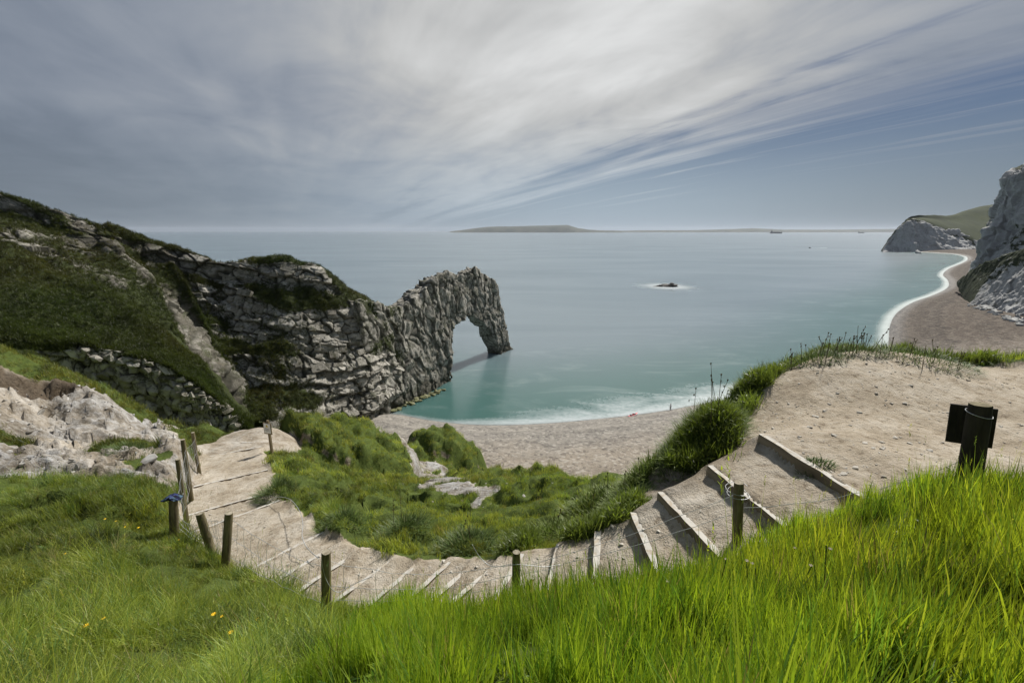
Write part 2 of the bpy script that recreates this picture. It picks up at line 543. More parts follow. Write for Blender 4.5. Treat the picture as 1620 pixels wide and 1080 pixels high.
# ------------------------------------------------------------------ shoreline
shore_px = [(560, 656), (600, 655), (628, 655), (655, 660), (690, 666), (740, 671), (800, 672), (870, 669), (940, 663), (1000, 656.5), (1060, 648), (1092, 642)]
SH = [at_z(x, y, 0)[:2] for x, y in shore_px]
SH = [np.array((-75., 70.)), np.array((-52., 88.))] + SH + [np.array(p) for p in ((62., 113.), (90., 126.), (118., 143.))]
SH += [at_z(x, y, 0)[:2] for x, y in ((1404, 548), (1408, 515), (1420, 494), (1445, 478), (1476, 467), (1499, 455), (1500, 444), (1492, 434), (1503, 424), (1522, 416), (1531, 410), (1526, 405), (1505, 401.5), (1478, 400))]
SH += [np.array((900., 985.)), np.array((1500., 1100.))]
SH = catmull(np.array(SH), 260)


def shore_dist(X, Y):
    """positive inland, negative at sea."""
    best = np.full(X.shape, 1e18)
    sgn = np.ones(X.shape)
    for i in range(len(SH) - 1):
        ax, ay = SH[i]
        dx, dy = SH[i + 1] - SH[i]
        t = np.clip(((X - ax) * dx + (Y - ay) * dy) / (dx * dx + dy * dy + 1e-9), 0, 1)
        ex, ey = X - ax - t * dx, Y - ay - t * dy
        d2 = ex * ex + ey * ey
        nb = d2 < best
        best = np.where(nb, d2, best)
        sgn = np.where(nb, np.where(dx * ey - dy * ex < 0, 1.0, -1.0), sgn)
    return np.sqrt(best) * sgn


# ------------------------------------------------------------------ sea
NA, NR = 520, 330
th = np.linspace(R(-72), R(76), NA)
rr = np.concatenate([np.geomspace(60, 1500, NR - 60), np.geomspace(1600, 30000, 60)])
RR, TH = np.meshgrid(rr, th, indexing='ij')
X, Y = RR * np.sin(TH), RR * np.cos(TH)
V = np.stack([X.ravel(), Y.ravel(), np.zeros(X.size)], 1)
near = V[:, 1] < 1400
sdist = np.full(len(V), -1e4)
sdist[near] = shore_dist(V[near, 0], V[near, 1])
bull = at_z(1053, 453, 0)
rk = np.hypot(V[:, 0] - bull[0], (V[:, 1] - bull[1]) * 0.8)
F = grid_faces(len(rr), NA)
F = F[(sdist[F] < 14).any(1)]
Vp, Fp, A = prune(V, F, {'off': -sdist, 'rockd': rk})

mt, g = new_mat('sea_water')
P = g.n('ShaderNodeNewGeometry').outputs['Position']
off = g.attr('off').outputs['Fac']
rkd = g.attr('rockd').outputs['Fac']
P2 = g.n('ShaderNodeMapping', {'Vector': P, 'Scale': (0.35, 1.0, 1.0)}).outputs[0]
big = g.noise(P2, 0.012, 5, 0.6, 0.6)
mid = g.noise(P2, 0.10, 6, 0.68, 0.8)
sml = g.noise(P, 0.9, 5, 0.7, 0.3)
deep = g.ramp(big, [(0.3, (0.120, 0.165, 0.188)), (0.7, (0.180, 0.230, 0.255))])
shal = g.mix(big, (0.024, 0.085, 0.075), (0.075, 0.155, 0.145))
c = g.mix(g.sstep(off, 75.0, 6.0), deep, shal)
milk = g.m('MULTIPLY', g.sstep(mid, 0.48, 0.75), g.sstep(off, 120.0, 10.0))
c = g.mix(g.m('MULTIPLY', milk, 0.18), c, (0.5, 0.56, 0.56))
# foam lies thick on the open side of the bay and thin in the lee of the arch
sp = g.n('ShaderNodeSeparateXYZ', {0: P})
lee = g.sstep(sp.outputs[0], -24.0, 22.0)
farw = g.sstep(sp.outputs[1], 120.0, 170.0)
reach = g.m('ADD', 1.6, g.m('MULTIPLY', lee, g.m('SUBTRACT', 11.0, g.m('MULTIPLY', farw, 6.0))))
rel = g.m('DIVIDE', off, reach)
lace = g.m('ADD', g.m('MULTIPLY', mid, 1.0), g.m('MULTIPLY', sml, 0.55))
foam = g.m('SUBTRACT', g.m('SUBTRACT', 1.12, g.m('MULTIPLY', rel, 0.9)), g.m('MULTIPLY', g.m('SUBTRACT', lace, 0.72), g.m('ADD', -1.7, g.m('MULTIPLY', farw, 1.45))))
foam = g.m('MULTIPLY', g.sstep(foam, 0.30, 1.5), g.m('SUBTRACT', 1.0, g.m('MULTIPLY', g.m('SUBTRACT', 1.0, lee), 0.35)))
ring = g.m('SUBTRACT', g.m('ADD', g.m('DIVIDE', 13.0, g.m('ADD', rkd, 1.0)), g.m('MULTIPLY', mid, 0.9)), 0.62)
foam = g.m('MAXIMUM', foam, g.m('MULTIPLY', g.sstep(ring, 0.25, 1.25), 0.9))
c = g.mix(g.m('MULTIPLY', foam, g.m('SUBTRACT', 0.74, g.m('MULTIPLY', farw, 0.34))), c, (0.56, 0.60, 0.62))
rough = g.m('ADD', 0.23, g.m('MULTIPLY', foam, 0.5))
hgt = g.m('ADD', g.m('MULTIPLY', g.noise(P2, 0.35, 4, 0.6), 1.0), g.m('MULTIPLY', sml, 0.25))
finish(g, c, rough, g.bump(hgt, 0.12, 0.6), 0.5, **{'Subsurface Weight': 1.0, 'Subsurface Radius': (1, 1, 1), 'Subsurface Scale': 4.0})
mt.node_tree.nodes['Principled BSDF'].subsurface_method = 'BURLEY'
M['sea'] = mt
tag(obj('sea', mesh('sea', Vp, Fp, mt, True, A)), 'smooth teal sea filling the bay', kind='structure')

# ------------------------------------------------------------------ beach
na, ny = 520, 300
aa = np.linspace(-0.75, 1.35, na)
yy = np.geomspace(38, 1150, ny)
YY, AA = np.meshgrid(yy, aa, indexing='ij')
X, Y = (AA * YY).ravel(), YY.ravel()
sdv = shore_dist(X, Y)
P3 = np.stack([X / 9, Y / 9, X * 0], 1)
lump = fbm(P3, 4, 5)
berm = 0.32 * np.clip(sdv, -14, 4) + 0.12 * np.clip(sdv - 4, 0, 16) + 0.075 * np.clip(sdv - 20, 0, 200)
Z = berm + 0.35 * lump * ss(sdv, 0.5, 10) + 0.08 * fbm(P3 * 5, 3, 9) * ss(sdv, 1, 4)
Z += 0.25 * np.exp(-((sdv - 9 - 2 * lump) / 1.5) ** 2)
F = grid_faces(ny, na)
F = F[((sdv[F] > -10) & (sdv[F] < 150)).any(1)]
Vp, Fp, A = prune(np.stack([X, Y, Z], 1), F, {'inland': sdv})
mt, g = new_mat('shingle')
P = g.n('ShaderNodeNewGeometry').outputs['Position']
il = g.attr('inland').outputs['Fac']
sp = g.n('ShaderNodeSeparateXYZ', {0: P})
n1 = g.noise(P, 0.12, 6, 0.6)
n2 = g.noise(P, 1.8, 6, 0.7)
n3 = g.noise(P, 6.0, 4, 0.7)
c = g.ramp(g.m('ADD', g.m('MULTIPLY', n2, 0.45), g.m('ADD', g.m('MULTIPLY', n1, 0.35), g.m('MULTIPLY', n3, 0.2))), [(0.32, (0.14, 0.115, 0.088)), (0.5, (0.285, 0.245, 0.198)), (0.66, (0.40, 0.36, 0.30))])
greyb = g.m('MULTIPLY', g.sstep(g.m('ADD', il, g.m('MULTIPLY', g.m('SUBTRACT', n1, .5), 22.0)), 24.0, 10.0), .65)
c = g.mix(greyb, c, g.ramp(n3, [(0.3, (.12, .115, .105)), (.6, (.27, .262, .245))]))
far = g.sstep(sp.outputs[1], 125.0, 175.0)
c = g.mix(g.m('MULTIPLY', far, 0.75), c, g.ramp(n1, [(0.35, (0.075, 0.058, 0.045)), (0.65, (0.125, 0.102, 0.084))]))
jit = g.m('ADD', il, g.m('MULTIPLY', g.m('SUBTRACT', n1, 0.5), 16.0))
wrack = g.m('MULTIPLY', g.sstep(g.m('ABSOLUTE', g.m('SUBTRACT', jit, 15.0)), 4.5, 1.0), g.sstep(g.noise(P, 0.5, 5, 0.75), 0.46, 0.60))
wrack2 = g.m('MULTIPLY', g.sstep(g.m('ABSOLUTE', g.m('SUBTRACT', jit, 30.0)), 5.0, 1.0), g.sstep(g.noise(P, 0.33, 5, 0.75), 0.50, 0.62))
c = g.mix(g.m('MULTIPLY', g.m('MAXIMUM', wrack, wrack2), g.m('ADD', 0.28, g.m('MULTIPLY', far, 0.65))), c, (0.045, 0.038, 0.035))
wet = g.sstep(g.m('ADD', il, g.m('MULTIPLY', n1, 1.2)), g.m('ADD', 2.1, g.m('MULTIPLY', far, 6.0)), 0.6)
c = g.mix(g.m('MULTIPLY', wet, 0.85), c, (0.085, 0.078, 0.07))
ro = g.m('SUBTRACT', 0.92, g.m('MULTIPLY', wet, 0.45))
rid_ = g.m('SINE', g.m('MULTIPLY', jit, 1.1))
c = g.mix(g.m('MULTIPLY', g.sstep(rid_, .2, .9), .22), c, (.42, .385, .33))
spk = g.n('ShaderNodeSeparateColor', {0: g.vor(P, 1.9).outputs['Color']}).outputs[0]
c = g.mix(g.sstep(spk, .70, 1.0), c, g.mix(1.0, c, (.62, .62, .64), 'MULTIPLY'))
c = g.mix(g.m('MULTIPLY', g.sstep(spk, .25, .0), .5), c, (.46, .43, .38))
c = g.mix(g.m('MULTIPLY', far, .85), c, g.mix(1.0, c, (.44, .39, .35), 'MULTIPLY'))
finish(g, c, ro, g.bump(g.m('ADD', g.m('MULTIPLY', rid_, .5), g.m('ADD', n2, n3)), 0.9, 0.15), 0.25)
M['beach'] = mt
tag(obj('beach', mesh('beach', Vp, Fp, mt, True, A)), 'curving pale shingle beach below the cliffs', kind='structure')


def beach_z(x, y):
    s_ = float(shore_dist(np.array([x]), np.array([y]))[0])
    return 0.32 * min(max(s_, -14), 4) + 0.12 * min(max(s_ - 4, 0), 16) + 0.075 * max(s_ - 20, 0)


# ------------------------------------------------------------------ hillside the camera stands on
CT = [  # X, Y, metres below the eye
    (0, -2, .75), (0, 0, 1.05), (0, 1.2, 1.52), (0, 2.4, 2.5), (0, 3, 3.02), (.55, 3.7, 3.6), (-.7, 3.9, 3.92), (-1.65, 4.0, 4.25),
    (1.2, 0, .95), (1.2, 1.0, 1.25), (1.5, 2, 1.9), (1.5, 3, 2.65), (1.86, 3.4, 2.95), (2.46, 3.2, 2.42), (2.3, 1.8, 1.6), (3, 0, .85), (3.3, 2.0, 1.55), (3.2, 3.0, 2.1), (3.9, 3.4, 2.12),
    (4.6, 2.6, 1.8), (6, 3.4, 2.1), (6, 1, 1.0), (9, 3.5, 2.0), (10, 0, .6), (3, -2, .5), (-3, -2, 1.1),
    (4.7, 4.25, 2.6), (6.2, 4.3, 2.6), (8, 4.8, 2.57), (12, 5.5, 2.5), (17, 5, 2.3), (6.5, 6.5, 2.66), (5.0, 6.6, 2.68), (9, 7.5, 2.62), (13, 7.5, 2.55), (4.3, 5.8, 2.68), (16, 8.5, 2.5),
    (4.7, 8.1, 2.74), (6.6, 9.3, 2.66), (8.3, 9.5, 2.68), (10.3, 8.7, 2.64), (14, 10.2, 2.75), (3.6, 6.8, 3.1),
    (3.0, 6.6, 3.25), (2.45, 7.0, 3.75), (1.8, 6.0, 3.95), (1.6, 5.5, 3.85), (2.2, 5.6, 3.5), (1.0, 5.7, 4.35), (.2, 5.7, 4.55), (-.8, 6.2, 5.0), (-1.7, 6.5, 5.15), (-2.6, 7.0, 5.4),
    (4.0, 8.9, 4.4), (5.8, 10.3, 4.5), (8, 11.0, 4.6), (12, 12, 5.2), (6, 13, 8), (10, 16, 11), (20, 16, 8), (16, 26, 17), (34, 30, 18), (60, 40, 24), (34, 12, 5),
    (3.2, 8.5, 5.2), (3.4, 12, 8.6), (4, 18, 14), (8, 22, 18),
    (-1.5, 0, 1.35), (-1.5, 1.2, 1.85), (-1.5, 2.2, 2.6), (-1.6, 3, 3.25), (-3, 0, 1.7), (-2.84, 2, 2.5), (-2.6, 3, 3.15), (-3.6, 3, 3.15), (-3.2, 4.2, 4.0), (-2.04, 4.3, 4.42),
    (-5, 2, 2.75), (-7, 0, 2.3), (-4.6, 5.4, 4.3), (-4.3, 5.6, 4.6), (-4.07, 5.5, 4.7), (-3.2, 5.2, 4.7), (-5.85, 6, 4.55), (-6.86, 5.2, 4.4), (-8.3, 7.5, 4.98), (-6.6, 7.5, 4.98), (-10, 3, 3.6), (-14, 0, 2.5), (-14, 6, 4.6),
    (-10.2, 10, 5.93), (-8.7, 10.5, 6.2), (-11.3, 9, 5.5), (-7.0, 8.5, 5.4), (-8.0, 10.2, 5.95), (-9.3, 12.2, 6.5), (-10.9, 13.8, 7.0), (-12.2, 15.5, 7.75),
    (-14, 14, 6.9), (-13.9, 12, 6.3), (-16.4, 18, 7.7), (-16.8, 15, 6.55), (-17.6, 16.3, 6.35), (-17, 17.6, 6.4), (-18.4, 17.4, 5.5), (-19.5, 16.6, 4.6), (-21, 18, 4.8), (-15.0, 19.4, 8.75), (-13, 17.6, 8.45),
    (-16, 24, 14.5), (-22, 24, 9), (-27, 18, 4.0), (-30, 10, 2.6), (-20, 8, 4.6), (-34, 26, 8), (-30, 38, 17), (-50, 30, 6), (-20, 36, 21), (-45, 48, 20),
    (-3.7, 8, 5.74), (-1.8, 10.5, 6.96), (-2.2, 14, 8.3), (.6, 9.5, 6.3), (1.7, 12, 7.15), (2.5, 10.3, 5.9), (2.2, 13, 7.85), (-.2, 17, 10.1), (-1.6, 22, 12.6), (-5.2, 8.9, 6.1), (-6.0, 11.0, 6.75), (-7.0, 13.0, 7.25), (-4.0, 11, 7.0),
    (-10.7, 21, 9.2), (-9, 24, 10.8), (-6.3, 25, 12.5), (-5.0, 23.5, 13.0), (-6.0, 19, 10.9), (-8.0, 17, 9.4), (-8.0, 14.8, 8.0), (-5.5, 14, 8.5), (-4.1, 16, 9.8), (-8.9, 17.5, 8.95), (-9.6, 19.0, 9.0),
    (-3.8, 21, 12.55), (-6.8, 29, 14.2), (-4.2, 31, 15.0), (-2.0, 28, 15.2), (-3.8, 25.5, 14.2), (-2.4, 22, 13.1), (-8.5, 30.5, 17), (-12, 27, 14), (0, 33, 24), (-5, 36, 23), (-15, 32, 18),
    (1.65, 19, 10.75), (2.4, 17, 10.3), (.7, 15, 9.35), (2.6, 22, 16), (0, 26, 19),
    (5, 40, 31), (5, 55, 41), (-10, 48, 34), (-25, 52, 30), (-15, 60, 40), (25, 45, 34), (-40, 60, 28), (50, 60, 38),
]
PATH = [(6.0, 5.6, 2.6, .75), (4.6, 5.1, 2.6, .75), (3.47, 4.85, 2.65, .75), (2.68, 4.7, 2.95, .62), (2.02, 4.6, 3.25, .58), (1.55, 4.55, 3.5, .55), (1.0, 4.62, 3.8, .52), (.5, 4.75, 4.05, .5), (-.06, 4.85, 4.25, .5),
        (-.45, 5.05, 4.45, .5), (-.82, 5.25, 4.65, .5), (-1.2, 5.4, 4.8, .5), (-1.68, 5.6, 4.95, .52), (-2.2, 5.8, 5.08, .55), (-2.86, 6.15, 5.2, .6), (-3.4, 6.45, 5.32, .65), (-4.0, 6.93, 5.5, .72), (-5.3, 8.1, 6.05, .9),
        (-6.45, 9.4, 6.5, .95), (-7.15, 10.2, 6.7, .97), (-8.4, 12.3, 7.2, .97), (-9.6, 14.2, 7.72, .95), (-10.4, 15.5, 8.0, .95), (-10.75, 16.8, 8.25, .95), (-10.4, 18.2, 8.5, .8)]
PA = np.array(PATH)
CTA = np.array(CT + [p[:3] for p in PATH[1:]])


def warp(x, y):
    yo = np.maximum(y, -3.0) + 4.5
    return np.stack([1.6 * x / yo, 1.6 * np.log(yo)], -1)


CW = warp(CTA[:, 0], CTA[:, 1])
SH2 = 0.055 ** 2
KM = np.sqrt(((CW[:, None] - CW[None]) ** 2).sum(-1) + SH2)
np.fill_diagonal(KM, KM.diagonal() - 0.004)
KM = np.block([[KM, np.c_[np.ones(len(CW)), CW]], [np.r_[np.ones((1, len(CW))), CW.T], np.zeros((3, 3))]])
RW = np.linalg.solve(KM, np.r_[CTA[:, 2], 0, 0, 0])


def rbf(x, y):
    out = np.empty(len(x))
    for i in range(0, len(x), 20000):
        q = warp(x[i:i + 20000], y[i:i + 20000])
        k = np.sqrt((q ** 2).sum(1)[:, None] + (CW ** 2).sum(1)[None] - 2 * q @ CW.T + SH2)
        out[i:i + 20000] = k @ RW[:-3] + RW[-3] + q @ RW[-2:]
    return out


PD = catmull(PA, 420)
PS = np.r_[0, np.cumsum(np.hypot(*np.diff(PD[:, :2], axis=0).T))]
STEP_I = [2, 3, 4, 5, 6, 7, 8, 9, 10, 11, 12, 13, 14, 15, 16, 18, 19, 20, 22, 23]      # path points that carry a board
step_s = np.interp(np.array(STEP_I) / (len(PATH) - 1), np.linspace(0, 1, 420), PS)
step_d = np.interp(step_s, PS, PD[:, 2])
knots_s, knots_d = [0.0], [float(PD[0, 2])]
RISE = []
for i, (s_, d_) in enumerate(zip(step_s, step_d)):
    nxt = step_d[i + 1] if i + 1 < len(step_d) else d_ + 0.3
    rise = min(0.105, 0.55 * (nxt - d_)) if i < 15 else min(0.09, 0.3 * (nxt - d_))
    RISE.append(rise)
    knots_s += [s_, s_ + 0.035]
    knots_d += [d_, d_ + rise]
knots_s.append(PS[-1]); knots_d.append(PD[-1, 2])


def path_info(x, y):
    best = np.full(len(x), 1e9); idx = np.zeros(len(x), int)
    for i in range(0, len(PD)):
        d2 = (x - PD[i, 0]) ** 2 + (y - PD[i, 1]) ** 2
        nb = d2 < best
        best = np.where(nb, d2, best); idx = np.where(nb, i, idx)
    # refine along the tangent
    t = PD[np.clip(idx + 1, 0, 419), :2] - PD[np.clip(idx - 1, 0, 419), :2]
    ln = np.linalg.norm(t, axis=1)
    tt = ((x - PD[idx, 0]) * t[:, 0] + (y - PD[idx, 1]) * t[:, 1]) / ln
    s_ = np.clip(PS[idx] + tt, 0, PS[-1])
    return np.sqrt(best), s_, PD[idx, 3]


def terrain(x, y, raw=False):
    """metres above the sea, plus path weight."""
    b = rbf(x, y)
    near = (x > -13) & (x < 7.5) & (y > 3) & (y < 20)
    pw = np.zeros(len(x))
    if near.any():
        dd, s_, hw = path_info(x[near], y[near])
        hp = np.interp(s_, knots_s, knots_d)
        wv = 0.10 * fbm(np.stack([x[near] * 2, y[near] * 2, 0 * s_], 1), 3, 3)
        k = 1 - ss(dd + wv, hw * 0.96, hw + 0.42)
        fade = ss(s_, 1.2, 2.4) * (1 - ss(s_, PS[-1] - .8, PS[-1] - .05))
        k = k * fade
        b[near] = b[near] * (1 - k) + hp * k
        pw[near] = (1 - ss(dd + wv * 1.5, hw * 0.98, hw + 0.22)) * fade
    return (EYE - b), pw


def ground_at(px, py, y0=0.8, y1=60.0):
    r, f, dn = ray(px, py)
    ys = np.geomspace(y0, y1, 900)
    xs = r / f * ys
    zs = EYE - dn / f * ys
    h, _ = terrain(xs, ys)
    hit = np.nonzero(zs <= h)[0]
    i = hit[0] if len(hit) else len(ys) - 1
    return np.array((xs[i], ys[i], h[i]))


def inside(poly, x, y):
    c = np.zeros(len(x), bool)
    n = len(poly)
    for i in range(n):
        x0, y0 = poly[i][0], poly[i][1]
        x1, y1 = poly[(i + 1) % n][0], poly[(i + 1) % n][1]
        hit = ((y0 > y) != (y1 > y)) & (x < (x1 - x0) * (y - y0) / (y1 - y0 + 1e-12) + x0)
        c ^= hit
    return c


def soft(poly, x, y, r):
    """1 inside the polygon, falling to 0 over r metres outside."""
    ins = inside(poly, x, y)
    best = np.full(len(x), 1e9)
    n = len(poly)
    for i in range(n):
        ax, ay = poly[i][0], poly[i][1]
        dx, dy = poly[(i + 1) % n][0] - ax, poly[(i + 1) % n][1] - ay
        t = np.clip(((x - ax) * dx + (y - ay) * dy) / (dx * dx + dy * dy + 1e-9), 0, 1)
        best = np.minimum(best, np.hypot(x - ax - t * dx, y - ay - t * dy))
    return np.where(ins, 1.0, 1 - ss(best, 0, r))


# bare areas, as outlines on the ground
PLATFORM = [(3.3, 4.05), (4.6, 4.05), (6.2, 4.1), (8, 4.5), (12, 5.0), (18, 4.7), (18, 8.4), (14, 9.6), (10.3, 8.3), (8.3, 9.0), (6.6, 8.9), (5.6, 8.5), (4.8, 7.7), (4.0, 6.9), (3.5, 6.2), (3.1, 5.6)]
SLIP = [(-13.5, 16.6), (-12.2, 15.0), (-10.6, 13.2), (-9.0, 11.0), (-9.2, 10.4), (-10.6, 10.1), (-12.2, 9.8), (-16, 9.6), (-24, 11), (-24, 15.5), (-19.4, 15.6), (-18.0, 16.7), (-17.4, 17.3), (-16.2, 17.9), (-14.8, 18.2)]
SLIP_TURF = [[(-12.6, 12.4), (-11.6, 12.3), (-11.0, 12.9), (-11.5, 13.7), (-12.8, 13.6)], [(-16.2, 12.4), (-15.2, 12.0), (-14.4, 12.4), (-15.2, 13.0)], [(-10.6, 11.5), (-10.0, 11.3), (-9.9, 12.0), (-10.4, 12.1)]]
LIPFACE = [(-24, 15.2), (-19.3, 15.3), (-17.9, 16.2), (-17.0, 17.2), (-17.2, 17.75), (-18.0, 17.35), (-19.2, 16.4), (-24, 16.3)]
GULLY = [tuple(ground_at(*p)[:2]) for p in ((645, 708), (680, 722), (702, 742), (752, 764), (775, 792), (705, 786), (672, 768), (655, 740))]
MOUND = [(-11.9, 16.0), (-10.2, 15.6), (-9.5, 15.6), (-9.3, 16.6), (-9.5, 18.4), (-10.2, 19.2), (-12.0, 18.4)]
MESA = [([(-10.4, 20.0), (-9.2, 23.6), (-6.4, 24.6), (-5.2, 23.2), (-5.4, 20.8), (-7.0, 19.2), (-9.0, 18.7)], 0.9), ([(-7.0, 28.4), (-4.4, 30.4), (-2.1, 28.4), (-2.6, 26.4), (-4.8, 26.2)], 0.75), ([(1.2, 18.6), (2.2, 18.8), (2.7, 17.3), (1.6, 16.6)], 0.6)]
SOILS = [[(1.5, 5.15), (2.3, 5.2), (2.5, 5.7), (2.2, 6.2), (1.7, 5.8), (1.2, 5.5)], [(2.5, 5.5), (3.2, 5.5), (3.3, 6.0), (2.8, 6.1)]]
CHIP = [(-1.85, 2.62), (-1.55, 2.6), (-1.5, 2.85), (-1.75, 2.9)]

na, ny = 760, 470
aa = np.linspace(-2.1, 2.1, na)
yy = np.geomspace(1.0, 68.0, ny) - 1.9
YY, AA = np.meshgrid(yy, aa, indexing='ij')
X, Y = (AA * (YY + 2.6)).ravel(), YY.ravel()
Z, pathw = terrain(X, Y)
near = Y < 30
wx = 0.55 * fbm(np.stack([X, Y, 0 * X], 1) * .9, 4, 301)
wy = 0.55 * fbm(np.stack([X, Y, 0 * X], 1) * .9, 4, 302)
sl = soft(SLIP, X + wx * 1.3, Y + wy * 1.3, 0.6)
slip_turf = np.zeros(len(X))
for t_ in SLIP_TURF:
    q_ = soft(t_, X + wx * .5, Y + wy * .5, 0.3)
    sl = np.minimum(sl, 1 - q_)
    slip_turf = np.maximum(slip_turf, q_)
lip = soft(LIPFACE, X, Y, 0.25)
pf = soft(PLATFORM, X + wx * .35, Y + wy * .35, 0.4)
gl = soft(GULLY, X + wx * 1.4, Y + wy * 1.4, 0.35) * ss(fbm(np.stack([X, Y, 0 * X], 1) * 1.8, 3, 303), -.5, -0.05)
md = soft(MOUND, X + wx * .6, Y + wy * .6, 0.4)
so = np.maximum.reduce([soft(s_, X, Y, 0.2) for s_ in SOILS] + [soft(CHIP, X, Y, 0.1)])
PP = np.stack([X, Y, Z * 0], 1)
bumpy = fbm(PP * 0.8, 4, 21)
scale = np.clip((Y + 3) / 11, 0.35, 1.6)
scarp = np.zeros(len(X))
for poly_, h_ in MESA:
    m_ = soft(poly_, X + wx, Y + wy, 0.45)
    Z += h_ * (m_ - 0.55 * soft(poly_, X + wx, Y + wy, 2.2))
    scarp = np.maximum(scarp, 4 * m_ * (1 - m_))
scarp = scarp * ss(fbm(np.stack([X, Y, 0 * X], 1) * 1.1, 3, 305), -0.15, 0.2)
HUMPS = [(3.0, 6.55, .42, .30), (3.35, 7.1, .4, .22), (1.75, 5.75, .35, .18), (2.3, 6.3, .38, .22), (4.3, 8.0, .5, .12), (-12.0, 13.0, .75, .35)]
for hx, hy, hr, hh_ in HUMPS:
    Z += hh_ * np.exp(-(((X - hx) ** 2 + (Y - hy) ** 2) / hr ** 2) ** 1.5)
bare = np.maximum.reduce([sl, lip, pf, gl, md, so, pathw, 0.75 * scarp])
Z += (1 - bare) * bumpy * 0.22 * scale
lumps = 1 - np.abs(fbm(PP * 1.5, 3, 47)) * 2.2
Z += (1 - bare) * (X < -1.4) * (Y < 11) * (Y > 1.6) * 0.13 * (lumps - .5)
Z += (1 - bare) * (X > -9) * ss(Y, 5.6, 7.5) * 0.26 * scale * (lumps - .5)
Z += (1 - bare) * 0.30 * scale * ss(Y, 12, 20) * fbm(PP * 1.6, 3, 44)
f1, f2, cid, tl_ = worley(PP * np.array((0.55, 0.9, 1)) + 0.35 * fbm(PP * 1.1, 2, 6)[:, None], 12)
rid = 1 - np.abs(fbm(PP * np.array((0.35, 0.9, 1)), 5, 31)) * 2
k1, k2, kc, kt = worley(PP * np.array((1.6, 2.6, 1)) + 0.3 * fbm(PP * 2, 2, 16)[:, None], 15)
Z += sl * (0.34 * (rid - 0.6) + 0.16 * (cid - 0.5) + 0.30 * tl_+ 0.14 * kt + 0.06 * (kc - .5) + 0.20 * (1 - 2 * np.abs(fbm(PP * np.array((0.9, 2.2, 1)), 3, 88))) + 0.10 * fbm(PP * 4, 3, 8))
Z += md * (0.35 * np.exp(-(((X + 10.3) / 1.6) ** 2 + ((Y - 18.4) / 0.9) ** 2)) + 0.08 * fbm(PP * 2, 3, 18))
Z += gl * 0.18 * rid
Z += np.maximum(pf, pathw) * (0.040 * fbm(PP * 1.8, 4, 77) + 0.022 * fbm(PP * 6, 3, 78))
# the slip bites under the turf lip
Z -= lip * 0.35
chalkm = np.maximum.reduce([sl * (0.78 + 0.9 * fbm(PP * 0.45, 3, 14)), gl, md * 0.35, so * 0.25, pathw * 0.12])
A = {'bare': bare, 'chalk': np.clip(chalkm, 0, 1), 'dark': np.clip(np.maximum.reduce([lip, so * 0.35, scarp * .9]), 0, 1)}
V = np.stack([X, Y, Z], 1)
F = grid_faces(ny, na)
isp = (np.maximum(pathw, np.maximum(pf, md))[F].mean(1) > 0.5)
Vp, Fp, Ap = prune(V, F[~isp], A)
hill = tag(obj('hillside', mesh('hillside', Vp, Fp, M['ground'], True, Ap)), 'grassy hillside falling away to the beach', kind='structure')
Vp, Fp, Ap = prune(V, F[isp], A)
footpath = tag(obj('footpath', mesh('footpath', Vp, Fp, M['ground'], True, Ap)), 'trodden sandy footpath with timber-edged steps', kind='structure')
TG = V.reshape(ny, na, 3)
BARE = bare.reshape(ny, na)
PATHW = np.maximum(pathw, np.maximum(pf, md)).reshape(ny, na)
LIPG = lip.reshape(ny, na)


def tz(x, y):
    """height of the finished ground sheet."""
    x, y = np.atleast_1d(x).astype(float), np.atleast_1d(y).astype(float)
    fi = np.interp(y, yy, np.arange(ny))
    fj = np.clip((x / (y + 2.6) - aa[0]) / (aa[1] - aa[0]), 0, na - 1.001)
    i, j = np.clip(fi.astype(int), 0, ny - 2), fj.astype(int)
    a, b = fi - i, fj - j
    Zg = TG[:, :, 2]
    return Zg[i, j] * (1 - a) * (1 - b) + Zg[i + 1, j] * a * (1 - b) + Zg[i, j + 1] * (1 - a) * b + Zg[i + 1, j + 1] * a * b


def tval(grid, x, y):
    i = np.clip(np.round(np.interp(y, yy, np.arange(ny))).astype(int), 0, ny - 1)
    j = np.clip(np.round((x / (y + 2.6) - aa[0]) / (aa[1] - aa[0])).astype(int), 0, na - 1)
    return grid[i, j]


# step boards
def plank(L, W, H, seed):
    r_ = random.Random(seed)
    n = 9
    V, F = [], []
    for i in range(n):
        t = i / (n - 1) - 0.5
        jx = r_.uniform(-.006, .006)
        for (sx_, sz_) in ((-1, -1), (1, -1), (1, 1), (-1, 1)):
            ch = 0.006 if 0 < i < n - 1 else 0.012
            V.append((sx_ * (W / 2 - ch * (sz_ > 0) * r_.random()) + jx, t * L, sz_ * H / 2 + (r_.uniform(-.013, .003) if sz_ > 0 else 0)))
    for i in range(n - 1):
        for k in range(4):
            F.append((i * 4 + k, i * 4 + (k + 1) % 4, i * 4 + 4 + (k + 1) % 4, i * 4 + 4 + k))
    F += [(3, 2, 1, 0), tuple(range((n - 1) * 4, n * 4))]
    return np.array(V), F


